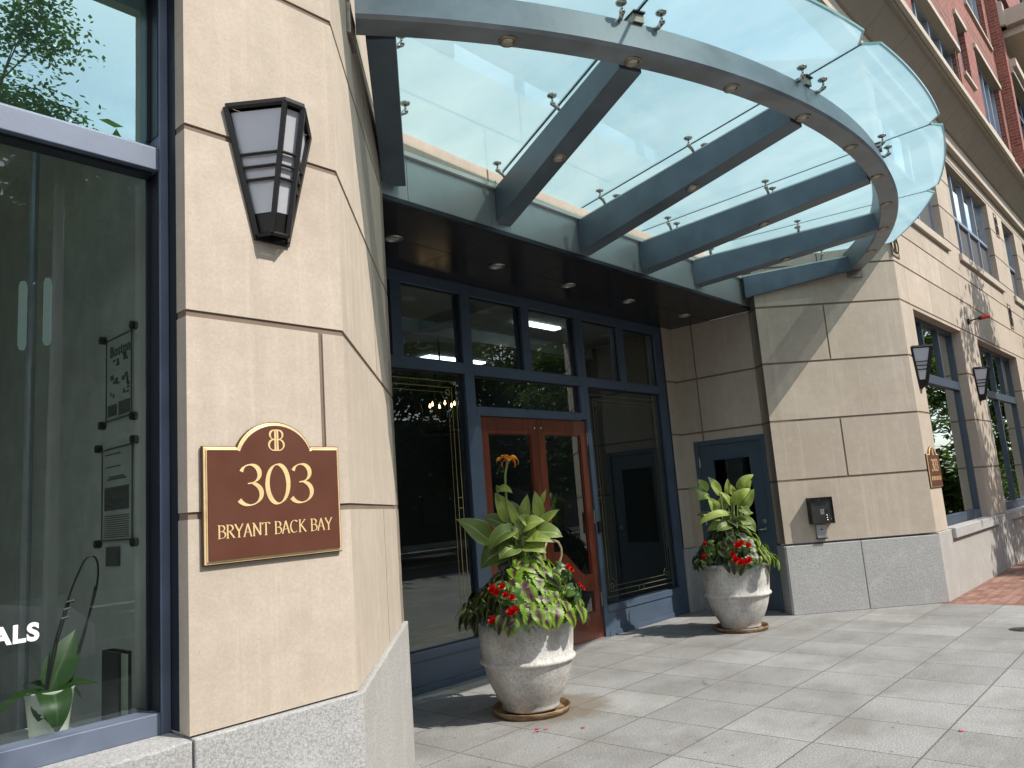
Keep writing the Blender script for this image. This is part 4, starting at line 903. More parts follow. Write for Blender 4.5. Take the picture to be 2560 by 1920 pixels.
# glass panels
FLIP = 1
gap = .006
for k in range(5):
    t0, t1 = TH[k], TH[k+1]
    if k == 0: t0 = -37.35
    if k == 4: t1 = 37.35
    m = MB(); n = 14; ro = 7.035
    rows = []
    NR = 8
    grid = []
    for a in range(n+1):
        s_ = a/n; th = t0+(t1-t0)*s_
        rin = (YC-4.165)/cos(radians(th)); th_off = degrees(gap/6.) * (1 if a == 0 else (-1 if a == n else 0)); th2 = th+th_off
        edge = min(s_, 1-s_)*(t1-t0)*radians(1)*ro; cl = max(0, .10-edge)*.9 if ((a > n/2 and k < 4) or (a < n/2 and k > 0)) else 0
        if edge == 0 and cl: pass
        ro_ = ro-cl+(.0 if edge > .1 else 0)
        if abs(th) > 34.2: rin = max(rin, (1.29/(cos(radians(abs(th)))-sin(radians(abs(th)))) if cos(radians(abs(th))) > sin(radians(abs(th))) else 6.9)*1.0+.02); rin = min(rin, ro_-.05)
        grid.append([pc(rin+(ro_-rin)*j/NR, th2, zg(rin+(ro_-rin)*j/NR)) for j in range(NR+1)])
    T_ = Vector((0, 0, .019)); i0 = len(m.v); W2 = NR+1
    for row in grid: m.v += row
    mt = MB()
    for row in grid: mt.v += [p+T_ for p in row]
    for a in range(n):
        for j in range(NR):
            c = i0+a*W2+j; m.f.append([c, c+1, c+W2+1, c+W2][::FLIP]); mt.f.append([c, c+W2, c+W2+1, c+1][::FLIP])
    o = m.build('glass_panel', M['frost'], CAN, smooth=True); mt.build('top_face', M['clear_top'], o, smooth=True)
    e = MB()
    for a in range(n): e.face([grid[a][NR]+Vector((0,0,.0005)), grid[a+1][NR]+Vector((0,0,.0005)), grid[a+1][NR]+T_, grid[a][NR]+T_])
    for j in range(NR):
        for a in (0, n): e.face([grid[a][j], grid[a][j+1], grid[a][j+1]+T_, grid[a][j]+T_])
        
    e.build('polished_edge', M['edge'], o)
# black joint strips over the seams, support posts on the ring
m = MB()
for th in TH[1:5]:
    a, b = pc(4.46 if abs(th) > 10 else 4.16, th, 0), pc(6.95, th, 0); D_ = (b-a).normalized(); S = Vector((-D_.y, D_.x, 0))*.006
    r0 = (a-Vector((XC, YC, 0))).length
    m.hexa([Vector(((a+S*s).x, (a+S*s).y, zg(r0)-dz)) if p == 0 else Vector(((b+S*s).x, (b+S*s).y, zg(6.95)-dz)) for dz in (.002, -.012) for (p, s) in ((0, -1), (1, -1), (1, 1), (0, 1))])
each(m, 'seam_gasket', M['dark'], CAN)
pm, pk = MB(), MB()
for th in TH[1:5]:
    Fq = frame(pc(6.49, th, 0), (cos(radians(th)), sin(radians(th)), 0), (sin(radians(th)), -cos(radians(th)), 0))
    pm.ob(Fq, -.038, .038, 4.46, zg(6.5)-.012, -.04, .05); pk.ob(Fq, -.044, .044, zg(6.5)-.012, zg(6.5)-.002, -.07, .065)
each(pm, 'support_post', M['nickel'], CAN); each(pk, 'rubber_pad', M['dark'], CAN)
# glass fittings: disc, stem, ball, arm
def fitting(r, th, side, base_top, rin=None):
    c = pc(r, th, 0); t = Vector((cos(radians(th)), sin(radians(th)), 0)); c += t*side*.115
    zz = zg((c-Vector((XC, YC, 0))).length)-.001; m = MB()
    m.lathe([(0, -.016), (.020, -.016), (.034, -.009), (.036, 0), (0, 0)], (c.x, c.y, zz), 18); m.tube([(c.x, c.y, zz-.016), (c.x, c.y, zz-.055)], .008, 8)
    m.lathe([(0, -.085), (.013, -.08), (.021, -.068), (.018, -.056), (.009, -.05), (0, -.05)], (c.x, c.y, zz), 14)
    b = c-t*side*.07
    if rin: b = pc(rin, th, 0)+t*side*.10
    zz2 = zz-.088; m.tube([(c.x, c.y, zz-.068), ((c.x+b.x)/2, (c.y+b.y)/2, zz-.088), (b.x, b.y, base_top+.01)], [.017, .014, .010], 8)
    m.build('glass_fitting', M['steel'], CAN, smooth=True)
for i, th in enumerate(TH):
    for r in ((4.62, 5.6) if i in (1, 4) else (4.5, 5.52) if i in (2, 3) else (5.0, 5.9)):
        for side in ((-1, 1) if 0 < i < 5 else ((1,) if i == 0 else (-1,))):
            th_ = th
            if i in (0, 5):
                A, E = bd[i][0], bd[i][1]; p = A.lerp(E, (r-4.6)/1.75); th_ = degrees(atan2(p.x-XC, YC-p.y)); rr_ = hypot(p.x-XC, p.y-YC)
                fitting(rr_, th_, side, zt(rr_))
            else: fitting(r, th_, side, zt(r))
    for side in ((-1, 1) if 0 < i < 5 else ()): fitting(6.575, th, side*1.3, 4.455, 6.50)
# ring spotlights and beam spotlights
def spot(p, label, group, nrm=(0, 0, -1)):
    r = empty('recessed_spotlight', label, 'spotlight', p, group)
    m = MB(); m.lathe([(.030, -.001), (.034, .006), (.052, .010), (.056, .004), (.057, -.002)], p, 24, nrm); m.build('trim_ring', M['nickel'], r, smooth=True)
    m = MB(); m.lathe([(.031, .0005), (.022, .003), (.020, .005), (0, .005)], p, 18, nrm); m.build('lens', M['lens'], r, smooth=True)
    return r
names = ['nearest the left wall', 'second from the left', 'third from the left', 'fourth from the left', 'at the outermost middle of the curve', 'fourth from the right end', 'third from the right end', 'second from the right end', 'nearest the right chamfered wall']
for k in range(9): spot(pc(6.465, -29.85+7.45*k, 4.231), 'round spotlight in the ring beam, '+names[k], 'spotlights in the ring beam')
for i in range(1, 5):
    A, E, D_, S, a0, a1, b0, b1 = bd[i]; r = 5.43; r0 = (YC-4.168)/cos(radians(TH[i])); z = zb(r)-.001
    nn = Vector((-sin(radians(TH[i]))*.143*-1, cos(radians(TH[i]))*-.143*-1*-1, -1)); 
    spot(pc(r, TH[i], z-.001), 'round spotlight under the '+['first long', 'second long', 'third long', 'fourth long'][i-1]+' canopy beam counted from the left', 'spotlights under the beams', (sin(radians(TH[i]))*.142, -cos(radians(TH[i]))*.142, -1))
# ------------------------------------------------------------ wall lanterns
def lantern(u, zt_, label, F=F_front):
    r = empty('wall_lantern', label, 'wall lamp', F(u, zt_, 0), 'tapered black wall lanterns')
    zt_ -= .015; zb_ = zt_-.505
    T4 = [(-.192, .012), (-.042, .20), (.042, .20), (.192, .012)]; B4 = [(-.068, .012), (-.036, .068), (.036, .068), (.068, .012)]
    def at(k, t, ins=0.):
        a, b = T4[k], B4[k]; x = a[0]+(b[0]-a[0])*t; y = a[1]+(b[1]-a[1])*t
        x *= (1-ins*1.2); y = y*(1-ins*1.)
        return F(u+x, zt_-.505*t, y)
    m = MB()
    for k in range(4): m.tube([at(k, 0), at(k, 1)], .0135, 4)
    for t in (0., .375, .475, .575, 1.):
        for k in range(3): m.tube([at(k, t), at(k+1, t)], .010 if t in (0., 1.) else .0075, 4)
    # top rim and back plate
    m.prism(lambda a, b, d: F(u+a, zt_+.004+d, b), [(T4[k][0]*1.03, T4[k][1]*1.03) for k in range(4)], 0, .014)
    m.prism(F, [(u-.2, zt_+.004), (u-.078, zb_-.02), (u+.078, zb_-.02), (u+.2, zt_+.004)], .001, .012)
    m.build('frame', M['black'], r, bevel=.001)
    g = MB()
    for k in range(3):
        for (t0, t1, a_) in ((.03, .83, 0),):
            i_ = .07; g.face([at(k, t0, i_), at(k+1, t0, i_), at(k+1, t1, i_), at(k, t1, i_)][::-1])
    g.build('opal_panel', M['white_glass'], r)
    g = MB()
    for k in range(3): g.face([at(k, .832, .09), at(k+1, .832, .09), at(k+1, .985, .09), at(k, .985, .09)][::-1])
    g.build('bottom_cup', M['black'], r); return r
lantern(1.617, 3.215, 'large near wall lantern above the 303 plaque')
lantern(10.98, 3.20, 'wall lantern at the far stone corner above the small plaque')
lantern(14.40, 3.20, 'wall lantern farthest away between the street windows')
# intercom and key box on the chamfer
r = empty('intercom', 'black intercom panel with keypad on the right chamfered wall', 'intercom', F_rch(.465, 1.05, 0))
m = MB(); a, b, z0, z1 = .325, .605, 1.052, 1.372; d = .10; FR = F_rch
m.ob(FR, a, a+.008, z0, z1, .001, d+.012); m.ob(FR, b-.008, b, z0, z1, .001, d+.012); m.ob(FR, a+.008, b-.008, z1-.008, z1, .001, d+.02); m.ob(FR, a+.008, b-.008, z0, z0+.006, .001, d+.004); m.ob(FR, a+.008, b-.008, z0+.006, z1-.008, .001, .02)
m.build('hood', M['black'], r, bevel=.002)
m = MB(); m.ob(FR, a+.010, b-.010, z0+.008, z1-.01, .022, d-.006); m.build('face_plate', M['black_face'], r, bevel=.002)
m = MB(); dz = d-.006
for rr_ in range(4):
    for cc in range(3): m.ob(FR, a+.118+cc*.017, a+.130+cc*.017, z1-.155-rr_*.017, z1-.143-rr_*.017, dz, dz+.004)
m.build('keypad', M['grey_metal'], r)
m = MB(); m.ob(FR, a+.06, a+.20, z1-.092, z1-.074, dz, dz+.003); m.ob(FR, a+.02, a+.065, z1-.042, z1-.032, dz, dz+.003); m.lathe([(0, .006), (.010, .006), (.012, 0)], FR(a+.205, z1-.165, dz), 12, (-q7, -q7, 0)); m.build('display', M['dark'], r)
m = MB()
for k in range(3): m.lathe([(0, .009), (.008, .008), (.011, 0)], FR(a+.195, z1-.222-k*.028, dz), 12, (-q7, -q7, 0))
m.lathe([(0, .004), (.005, .004), (.006, 0)], FR(a+.12, z1-.03, dz), 10, (-q7, -q7, 0)); m.lathe([(0, .004), (.004, .004), (.005, 0)], FR(a+.24, z1-.27, dz), 10, (-q7, -q7, 0)); m.build('button', M['steel'], r, smooth=True)
m = MB(); 
for k in range(26):
    an = k*2.4; rad = .004+.0044*math.sqrt(k)*.9; m.ob(FR, a+.048+rad*cos(an)-.0015, a+.048+rad*cos(an)+.0015, z1-.19+rad*sin(an)-.0015, z1-.19+rad*sin(an)+.0015, dz, dz+.001)
m.build('speaker_grille', M['black'], r)
r = empty('key_box', 'small silver key box mounted under the intercom', 'key box', F_rch(.46, .875, 0))
m = MB(); m.ob(FR, .392, .512, .882, 1.045, .001, .05); m.build('box', M['grey_metal'], r, bevel=.004)
m = MB(); m.ob(FR, .388, .516, .872, .881, .001, .058); m.lathe([(0, .003), (.010, .003), (.011, 0)], FR(.452, .985, .05), 12, (-q7, -q7, 0)); m.ob(FR, .40, .505, 1.0455, 1.0515, .001, .045); m.build('lock', M['black'], r)
# red beacon on the facade
r = empty('fire_beacon', 'red beacon on a short black arm on the facade above the windows', 'beacon', F_front(14.48, 4.0, 0))
m = MB(); m.lathe([(0, 0), (.05, 0), (.05, .03), (0, .03)], F_front(14.48, 4.0, 0), 14, (0, -1, 0)); m.tube([F_front(14.48, 4.0, .02), F_front(14.50, 4.02, .08), F_front(14.52, 4.03, .16)], .012, 8); m.lathe([(0, 0), (.032, 0), (.032, .05), (0, .05)], F_front(14.52, 4.03, .15), 12, (.1, -1, .05)); m.build('arm', M['black'], r)
m = MB(); m.lathe([(.034, 0), (.034, .10), (.024, .12), (0, .12)], F_front(14.525, 4.033, .20), 14, (.1, -1, .05)); m.build('lens', M['red_lens'], r, smooth=True)
# ------------------------------------------------------------ planters
def planter(c, label, labs):
    c = Vector(c); t = empty('planter', label, 'planter', c, 'large clay planters by the entrance')
    m = MB(); z = .035
    prof = [(.0, z), (.212, z), (.218, z+.01), (.216, z+.022), (.224, z+.045), (.262, z+.11), (.297, z+.18), (.322, z+.25), (.340, z+.32), (.348, z+.338), (.366, z+.346), (.373, z+.360), (.366, z+.374), (.352, z+.384), (.360, z+.46), (.366, z+.54), (.367, z+.62), (.369, z+.645), (.388, z+.662), (.400, z+.680), (.398, z+.696), (.384, z+.702), (.355, z+.690), (.335, z+.62), (.0, z+.62)]
    m.lathe(prof, c, 56); m.build('body', M['pot'], t, smooth=True)
    m = MB(); m.lathe([(.345, z+.63), (.2, z+.655), (0, z+.665)], c, 24); m.build('soil', M['soil'], t, smooth=True)
    s_ = empty('saucer', labs, 'saucer', c, 'brown saucers under the planters')
    m = MB(); m.lathe([(0, .004), (.262, .004), (.275, .012), (.292, .045), (.300, .048), (.302, .044), (.286, .0), (0, .0)], c, 48); m.build('dish', M['saucer'], s_, smooth=True); return t
P1 = Vector((4.59, 4.155, 0)); P2 = Vector((8.255, 4.225, 0))
planter(P1, 'near weathered clay planter in front of the wooden doors', 'water stained saucer under the near planter')
planter(P2, 'far weathered clay planter in front of the service door', 'saucer under the far planter')
VR = Vector((sin(az), -cos(az), 0)); VF = Vector((cos(az), sin(az), 0))      # only to describe left / right as seen from the street side
def loc_dir(a, b, c): return (VR*a - VF*b + Vector((0, 0, c))).normalized()     # a right, b towards the street, c up
def canna_px(P, rows, conv, flower, label, fscale):
    """rows: leaf base and tip as (lateral, height) pairs plus width, forward lean, droop, tone"""
    t = empty('canna_plant', label, 'plant', P+Vector((0, 0, .70)), 'striped cannas in the planters')
    m, s_ = MB(), MB(); Z = Vector((0, 0, 1))
    for (bx, by, tx, ty, w, fw0, fw1, dr, tn) in rows:
        (l0, z0), (l1, z1) = conv(bx, by), conv(tx, ty)
        b = P+VR*l0-VF*fw0+Z*z0; e = P+VR*l1-VF*fw1+Z*z1; ch = e-b; L = ch.length; nrm = (-VF*.75+Z*.65).normalized()
        nrm = (nrm-ch.normalized()*nrm.dot(ch.normalized())).normalized(); side = ch.normalized().cross(nrm)
        d0 = Matrix.Rotation(dr*.5, 3, side)@ch.normalized()
        s_.tube(smooth_path([P+VR*l0*.25-VF*fw0*.3+Z*.64, P+VR*l0*.7-VF*fw0*.7+Z*(.64+(z0-.64)*.6), b, b+d0*.03]), [.012]*3+[.009]*30, 7)
        m.leaf(b, d0, nrm, L*(1+.04*dr*dr), w*fscale*1.08, dr, .24, .5, 16, 8, 'ovate', 0, tn, .07)
    m.build('leaf', M['canna'], t, smooth=True)
    if flower:
        A_ = [conv(325, 400), conv(320, 300), conv(316, 220), conv(313, 160), conv(317, 130), conv(320, 108)]
        fp = smooth_path([P+VR*l-VF*.04+Z*z for l, z in A_]); n = len(fp); s_.tube(fp, [.012-.004*k/n+(.012 if k > n*.8 else 0)*((k/n-.8)*4) for k in range(n)], 8)
        fl = MB(); ft = fp[-1]-Z*.005
        for (a, b, c, L, Wd, dr) in ((-.6, .2, .9, .13, .075, 2.1), (.6, .25, .8, .13, .08, 2.3), (-.2, .5, 1, .10, .075, 1.2), (.2, -.4, 1, .11, .075, 1.6), (-1., .1, .3, .10, .05, 2.2), (1., .1, .4, .11, .06, 2.2), (.1, .6, .8, .09, .06, 1.8)):
            fl.leaf(ft, loc_dir(a, b, c), Vector((0, 0, 1))-VF*.2, L, Wd, dr, .3, .6, 9, 4, 'ovate', 0, .5, .2)
        fl.build('flower', M['orange'], t, smooth=True)
    s_.build('stem', M['stem'], t, smooth=True)
    return t
cv1 = lambda x, y: ((x-333-(y-80)*.0776)*.00272, 1.987-(y-80)*.00256)
cv2 = lambda x, y: ((x-326-(y-100)*.118)*.0023, 1.717-(y-97)*.00235)
canna_px(P1, [(275, 358, 176, 274, 66, .02, .12, .5, .25), (335, 335, 248, 272, 62, -.06, -.02, .9, .05), (342, 322, 262, 372, 50, .10, .20, 1.5, .3), (330, 300, 284, 205, 50, .02, .05, .5, .95),
 (290, 200, 338, 208, 26, .05, .10, 1.6, .85), (352, 310, 322, 243, 26, .06, .08, .3, .9), (362, 305, 330, 232, 34, -.03, -.04, .4, .2), (368, 300, 378, 216, 30, .0, .0, .4, .75), (416, 300, 400, 208, 32, -.02, .0, .4, .8),
 (416, 262, 434, 206, 16, -.04, -.05, .3, .9), (412, 318, 470, 270, 30, .02, .04, .5, .75), (362, 325, 428, 296, 46, .10, .16, 1.2, .5), (400, 340, 482, 348, 54, .05, .12, 1.2, .15), (335, 375, 240, 425, 84, .0, .10, 1.1, .0),
 (368, 352, 455, 362, 32, .12, .2, .9, .5), (345, 340, 296, 318, 46, .08, .16, 1.3, .35), (390, 320, 352, 280, 40, .06, .12, 1.0, .6), (402, 300, 425, 250, 38, -.08, -.1, .6, .1), (350, 330, 358, 262, 44, -.08, -.1, .5, .1), (352, 372, 298, 400, 60, .08, .2, 1.2, .1), (372, 372, 432, 390, 56, .1, .22, 1.2, .35), (360, 365, 364, 300, 50, .06, .08, .5, .4), (380, 362, 412, 330, 44, .1, .16, .9, .65), (342, 362, 285, 348, 50, .05, .12, 1., .2), (365, 350, 345, 300, 46, .1, .12, .6, .1)], cv1, True, 'near striped canna with one tall orange flower', .00272)
canna_px(P2, [(248, 205, 142, 140, 46, .0, .06, 1.2, .1), (240, 175, 198, 104, 52, -.02, .0, .7, .75), (304, 195, 243, 95, 46, .04, .05, .5, .7), (245, 195, 176, 205, 48, .06, .12, 1.4, .5), (290, 275, 238, 195, 58, .04, .08, .5, .6),
 (345, 195, 346, 113, 30, .0, .0, .4, .6), (372, 200, 358, 142, 32, .02, .04, .5, .75), (392, 175, 470, 98, 48, .02, .06, 1.0, .9), (425, 190, 466, 130, 40, -.03, .0, .7, .7), (362, 240, 440, 165, 56, .10, .16, 1.1, 1.), (408, 268, 474, 172, 66, .02, .04, .4, .45),
 (345, 285, 163, 318, 42, .10, .2, 1.3, .75), (395, 262, 432, 296, 50, .12, .2, 1.0, .1), (395, 305, 462, 376, 58, .12, .22, .9, .1), (355, 245, 296, 172, 34, .08, .12, .8, .8), (312, 275, 326, 182, 50, .0, .02, .4, .05), (275, 300, 190, 275, 40, -.05, 0, 1., .0), (420, 300, 460, 285, 36, .03, .1, 1., .6), (350, 335, 268, 355, 62, .1, .2, 1.2, .1), (372, 335, 442, 332, 56, .1, .22, 1.1, .3), (356, 335, 340, 262, 52, .05, .08, .5, .15), (335, 340, 225, 350, 54, .05, .14, 1.2, .4), (382, 345, 402, 290, 50, .08, .1, .6, .5)], cv2, False, 'far canna without flowers in front of the service door', .0023)
def mound(P, label, name, mat, n, sect, rmin, rmax, z0, z1, L, Wd, group, sp=.28, seed=1, shape='heart', toner=(0, 1), hang=1.1, out=.0):
    """leaves scattered over part of a dome above the pot; sect = angular range measured from 'right' towards the street"""
    rr = random.Random(seed); t = empty(name, label, 'plant', P+Vector((0, 0, .66)), group); m, s_ = MB(), MB()
    for k in range(n):
        an = radians(rr.uniform(*sect)); f = rr.random()**.7; r_ = rmin+(rmax-rmin)*f; dirh = VR*cos(an)-VF*sin(an)
        z = z0+(z1-z0)*(1-f**1.3)*rr.uniform(.75, 1.05)+rr.uniform(-.03, .03)
        p = P+dirh*r_+Vector((0, 0, z)); d = (dirh*(.75-.25*f)+Vector((rr.uniform(-.55, .55), rr.uniform(-.55, .55), -.1-.75*f*hang+rr.uniform(-.25, .25))))
        l = L*rr.uniform(.7, 1.15)
        m.leaf(p, d, Vector((0, 0, .8))+dirh*(.5+1.1*f), l, l*Wd, .8, .07, .5, 14 if sp else 8, 6, shape, sp, rr.uniform(*toner), .06)
        s_.tube([P+dirh*r_*.35+Vector((0, 0, .62)), p], [.005, .003], 5, False)
    m.build('leaf', mat, t, smooth=True); s_.build('stem', M['stem'], t); return t
mound(P1, 'lime and maroon coleus spilling over the right of the near planter', 'coleus_plant', M['coleus'], 190, (-62, 110), .04, .48, .76, 1.21, .14, .86, 'lime coleus in the planters', .16, 3, toner=(0, .35), out=.1)
mound(P1, 'dark purple coleus drooping over the left of the near planter', 'dark_coleus_plant', M['dcoleus'], 100, (100, 265), .08, .50, .78, 1.10, .16, .6, 'dark coleus in the planters', .16, 5)
mound(P2, 'lime and maroon coleus on the right of the far planter', 'coleus_plant', M['coleus'], 120, (-75, 68), .05, .46, .76, 1.20, .135, .75, 'lime coleus in the planters', .16, 8, toner=(0, .5))
mound(P2, 'dark green and purple coleus on the left of the far planter', 'dark_coleus_plant', M['dcoleus'], 150, (60, 265), .04, .46, .76, 1.22, .15, .62, 'dark coleus in the planters', .16, 9)
def begonia(P, spots, label, seed):
    rr = random.Random(seed); t = empty('begonia_plant', label, 'plant', P+Vector((0, 0, .66)), 'red begonias in the planters'); fl, lf, s_ = MB(), MB(), MB()
    for (a, b, z, sz) in spots:
        sz *= 1.22; b += .03
        c = P+VR*a-VF*b+Vector((0, 0, z))
        s_.tube([P+VR*a*.5-VF*b*.5+Vector((0, 0, .64)), c], [.005, .003], 5, False)
        out = (VR*a-VF*b); out = (out.normalized()+Vector((0, 0, .35))).normalized()
        X = out.cross(Vector((0, 0, 1))).normalized(); Y_ = X.cross(out)
        for ring, (np_, tilt, ls) in enumerate(((7, .15, 1.), (6, .6, .8), (5, 1.1, .6), (4, 2.2, .42))):
            for k in range(np_):
                an = 2*pi*k/np_+ring*.5+rr.random()*.3; d = X*cos(an)+Y_*sin(an)+out*tilt
                fl.leaf(c+out*.006*ring, d, out, sz*ls, sz*ls*1.05, -.7, .15, 0, 4, 4, 'heart', 0, rr.random(), .18)
        for k in range(6):
            an = rr.random()*6.28; d = X*cos(an)+Y_*sin(an)*.8-out*.1+Vector((0, 0, -.1)); l = rr.uniform(.06, .1)
            lf.leaf(c-out*.03+d*.02, d, out, l, l*.72, .8, .15, 0, 8, 4, 'heart', .12, rr.random(), .05)
    fl.build('flower', M['red'], t, smooth=True); lf.build('leaf', M['green'], t, smooth=True); s_.build('stem', M['stem'], t)
begonia(P1, [(-.21, .40, .965, .036), (-.185, .41, .94, .032), (-.14, .42, .98, .028), (-.12, .43, .92, .026), (-.075, .43, .90, .026), (-.09, .44, .80, .036), (-.06, .44, .815, .03), (-.225, .40, .745, .036), (.34, .28, 1.07, .028), (.37, .26, 1.05, .024), (.42, .22, .93, .02), (.45, .2, .90, .02)], 'red begonia flowers at the front of the near planter', 4)
begonia(P2, [(-.06, .43, .95, .042), (-.02, .43, .97, .036), (.05, .43, .94, .036), (-.12, .43, .86, .036), (-.10, .44, .80, .044), (-.05, .45, .77, .044), (.0, .45, .775, .04), (.04, .45, .79, .036), (-.38, .24, .84, .036), (-.36, .26, .98, .03)], 'red begonia cluster at the front of the far planter', 6)
def fescue(P, spots, label, seed):
    rr = random.Random(seed); m = MB()
    for (a, b, n) in spots:
        o_ = P+VR*a-VF*b+Vector((0, 0, .715)); outd = (VR*a-VF*b).normalized()
        for k in range(n):
            an = rr.random()*6.28; d = Vector((cos(an), sin(an), 0))*.5+outd*.6+Vector((0, 0, rr.uniform(.2, 1.))); d.normalize(); L = rr.uniform(.09, .19); p = o_+Vector((rr.uniform(-.03, .03), rr.uniform(-.03, .03), 0)); sd_ = d.cross(Vector((0, 0, 1))).normalized()*.0019
            pts = []
            for j in range(6): pts.append(p.copy()); d = (d+Vector((0, 0, -.32))).normalized(); p = p+d*L/5
            for j in range(5):
                w0, w1 = 1-j/5.5, 1-(j+1)/5.5; m.face([pts[j]-sd_*w0, pts[j]+sd_*w0, pts[j+1]+sd_*w1, pts[j+1]-sd_*w1])
    tag(m.build('fescue_grass', M['fescue'], loc=P+Vector((0, 0, .66))), label, 'plant', 'blue fescue tufts in the planters')
fescue(P1, [(-.28, .25, 280), (-.34, .15, 240), (-.02, .38, 190), (.03, .38, 120), (.36, .16, 180), (-.2, .32, 160)], 'blue fescue grass tufts along the rim of the near planter', 2)
fescue(P2, [(.14, .30, 200), (.08, .32, 120), (-.25, .22, 180), (-.30, .12, 160)], 'blue fescue grass tufts along the rim of the far planter', 12)
# fallen petals and small litter
pet = [(3.985, 3.665, 'red petal lying farthest towards the stone corner')]
for k, (x, y, lb) in enumerate(((4.245, 3.80, 'topmost of three pink petals in front of the near saucer'), (4.20, 3.755, 'larger pink petal in front of the near saucer'), (4.27, 3.735, 'rightmost of three pink petals in front of the near saucer'), (4.42, 3.52, 'lone pink petal right of the three petals'), (5.42, 1.40, 'lone red petal on the right foreground pavers'))):
    m = MB(); m.leaf((x-.015, y, .004), (1, .3*k, .12), (0, 0, 1), .034, .028, .5, .3, 0, 6, 4, 'heart', 0, .5, .2); tag(m.build('fallen_petal', M['pinkp'], loc=(x, y, .003), smooth=True), lb, 'petal', 'fallen petals on the pavers')
m = MB(); m.lathe([(0, .003), (.11, .003), (.115, 0)], (8.98, 1.66, .001), 28)
for k in range(6): m.lathe([(.015+.016*k, .0035), (.019+.016*k, .006), (.023+.016*k, .0035)], (8.98, 1.66, .001), 28)
tag(m.build('drain_cover', M['black_face'], loc=(8.98, 1.66, 0)), 'small round metal cover set in the pavers at the right edge', 'drain cover')
m = MB(); rr = random.Random(3); c0 = Vector((4.72, 3.98, .0015)); n = 40
m.face([c0+Vector((cos(2*pi*k/n)*(.33+.05*rr.random()), sin(2*pi*k/n)*(.27+.05*rr.random()), 0)) for k in range(n)])
# ------------------------------------------------------------ trees, car and far side of the street
def tree(x, y, h, rad, zc, n, label, seed, ls=.09, trunk=.1, nclump=34, flat=.8):
    rr = random.Random(seed); t = empty('street_tree', label, 'tree', (x, y, 0), 'street trees'); tr = MB(); lf = MB()
    tr.tube([(x, y, -.1), (x+.04, y, h*.25), (x-.03, y+.05, h*.5), (x, y, h*.85)], [trunk, trunk*.8, trunk*.55, trunk*.15], 10)
    cl = []
    for k in range(nclump):
        a = rr.random()*2*pi; e = rr.uniform(-.9, 1); rr_ = rad*rr.uniform(.45, 1.)*math.sqrt(max(.05, 1-e*e*.75)); c = Vector((x+rr_*cos(a), y+rr_*sin(a), zc+e*(h-zc)*flat)); cl.append(c)
        s0 = Vector((x, y, max(h*.22, c.z-rad*.6))); tr.tube([s0, s0.lerp(c, .55)+Vector((0, 0, .12)), c], [trunk*.25, trunk*.14, trunk*.05], 5, False)
    for k in range(n):
        c = rr.choice(cl); p = c+Vector((rr.gauss(0, .3), rr.gauss(0, .3), rr.gauss(0, .22)))*rad*.42; d = Vector((rr.uniform(-1, 1), rr.uniform(-1, 1), rr.uniform(-.6, .3))); L = ls*rr.uniform(.7, 1.4)
        d.normalize(); s_ = d.cross(Vector((rr.uniform(-.4, .4), rr.uniform(-.4, .4), 1))).normalized()*L*.28; tn = min(1, max(0, rr.gauss(.5, .25)))
        lf.face([p, p+d*L*.5+s_, p+d*L, p+d*L*.5-s_], [(0, .5), (.5, 1), (1, .5), (.5, 0)], tn)
    tr.build('trunk', M['bark'], t, smooth=True); lf.build('crown', M['tree'], t); return t
tree(16.2, -.9, 8.6, 1.9, 5.4, 9000, 'young street tree shading the right facade', 11, .13, .07, 44)
tree(22.0, -1.0, 8.5, 2.2, 5.2, 8000, 'street tree farther along the brick pavement', 12, .14, .09, 40)
for k_, (x_, lb_) in enumerate(((28.2, 'bushy young tree farther along the pavement'), (36.5, 'leafy tree far along the pavement'), (44, 'last tree along the pavement'))):
    tree(x_, -1.3, 8.6, 2.7, 4.3, 15000 if k_ == 0 else 8000, lb_, 40+k_, .26, .08, 60, 1.0)
tree(2.1, -3.1, 7.4, 1.35, 6.2, 11000, 'slim kerbside tree mirrored in the upper shop pane', 31, .062, .05, 22)
tree(6.0, -12.0, 9.6, 4.6, 5.4, 28000, 'broad tree across the street mirrored in the shop window', 21, .44, .2, 120)
tree(-1.5, -12.6, 10.2, 4.0, 5.8, 9000, 'tree across the street opposite the entrance', 22, .34, .2, 90)
tree(12.4, -11.5, 9.5, 3.8, 5.4, 12000, 'tree across the street right of the entrance', 23, .22, .2, 70)
tree(25.5, -12.5, 10.5, 4.4, 5.8, 14000, 'large leafy tree across the street well to the right', 27, .36, .2, 80)
tree(33, -12, 10.5, 4.2, 5.8, 9000, 'farthest leafy tree across the street', 28, .36, .2, 70)
tree(18.5, -12, 10.0, 4.2, 5.6, 15000, 'tree across the street opposite the far windows', 24, .34, .2, 90)
tree(-7.5, -12, 8.5, 3.6, 4.6, 9000, 'tree across the street left of the shop', 25, .25, .2, 60)
hb = empty('brick_terrace', 'low brick row across the street behind the trees', 'building', (0, -20, 0))
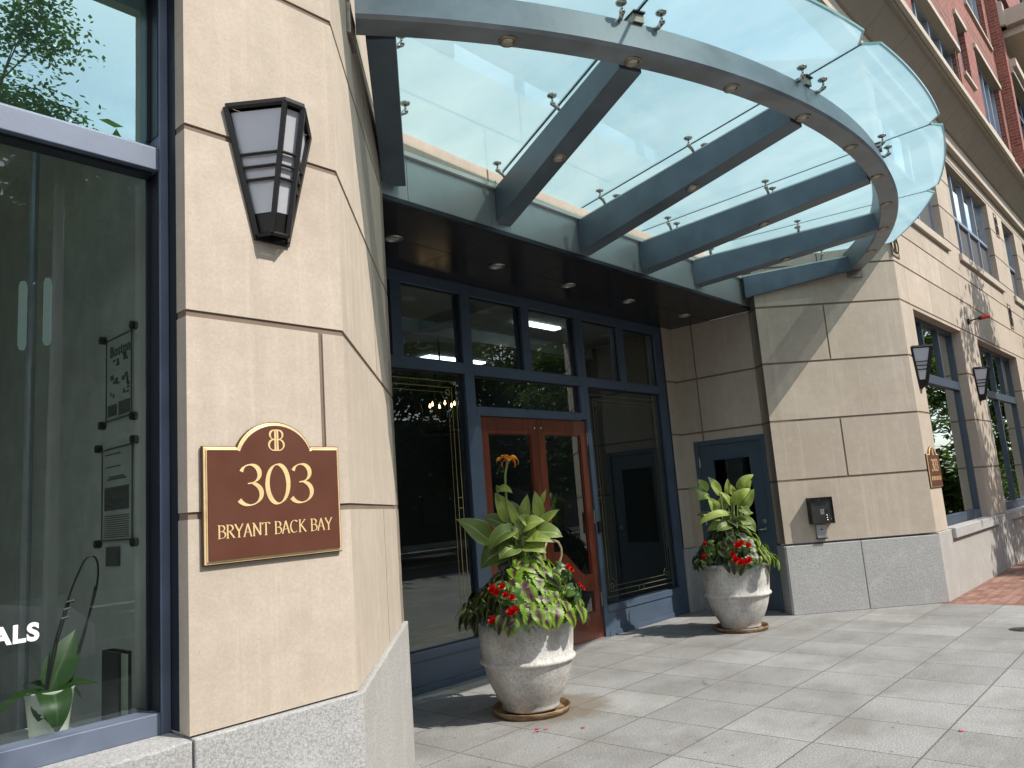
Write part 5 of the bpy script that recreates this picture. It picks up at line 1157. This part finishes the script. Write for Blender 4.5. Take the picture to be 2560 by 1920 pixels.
m = MB(); m.box(-40, 60, -26, -19, -.1, 6.2); m.build('wall', simple('dark_masonry', (.06, .045, .04), .9), hb)
m = MB()
for k in range(30):
    for z in (1.0, 3.8): m.box(-38+k*3.2, -36.8+k*3.2, -18.99, -18.9, z, z+1.6)
m.build('window', M['dark'], hb)
# parked car
def car(x, y, label):
    t = empty('parked_car', label, 'car', (x, y, -.145)); z = -.145
    side = [(-2.2, .35), (-2.25, .75), (-2.1, .98), (-1.55, 1.05), (-1.0, 1.5), (.5, 1.52), (1.15, 1.08), (2.0, .92), (2.25, .7), (2.25, .35)]
    m = MB(); Fc = frame((x, y-.0, z), (1, 0, 0), (0, -1, 0)); m.prism(Fc, [(a, b) for a, b in side][::-1], -.85, .85); m.build('body', M['carpaint'], t, bevel=.06, smooth=False)
    m = MB(); m.prism(Fc, [(-1.35, 1.05), (-.92, 1.42), (-.3, 1.44), (-.3, 1.05)][::-1], -.862, .862); m.prism(Fc, [(-.22, 1.05), (-.22, 1.44), (.45, 1.43), (1.0, 1.05)][::-1], -.862, .862); m.build('side_window', M['dark'], t)
    for a in (-1.4, 1.4):
        for d in (-.8, .8):
            m = MB(); m.lathe([(0, -.1), (.32, -.1), (.34, -.06), (.34, .06), (.32, .1), (0, .1)], Fc(a, .34, d), 24, (0, 1, 0)); w = m.build('wheel', M['rubber'], t, smooth=False)
            m = MB(); m.lathe([(0, -.115), (.2, -.115), (.21, -.1), (.21, .1), (.2, .115), (0, .115)], Fc(a, .34, d), 20, (0, 1, 0)); m.build('rim', M['grey_metal'], w)
    return t
car(1.3, -4.9, 'white car parked at the kerb opposite the shop window')
r = empty('street_lamp', 'plain grey street lamp at the kerb', 'street lamp', (2.72, -3.0, 0)); m = MB(); m.tube([(2.72, -3., 0), (2.72, -3., 3.), (2.72, -3., 6.)], [.07, .06, .05], 10); m.build('pole', M['grey_metal'], r)
m = MB(); m.box(2.52, 2.92, -4.2, -2.95, 5.95, 6.05); m.build('lamp_head', M['grey_metal'], r, bevel=.02)
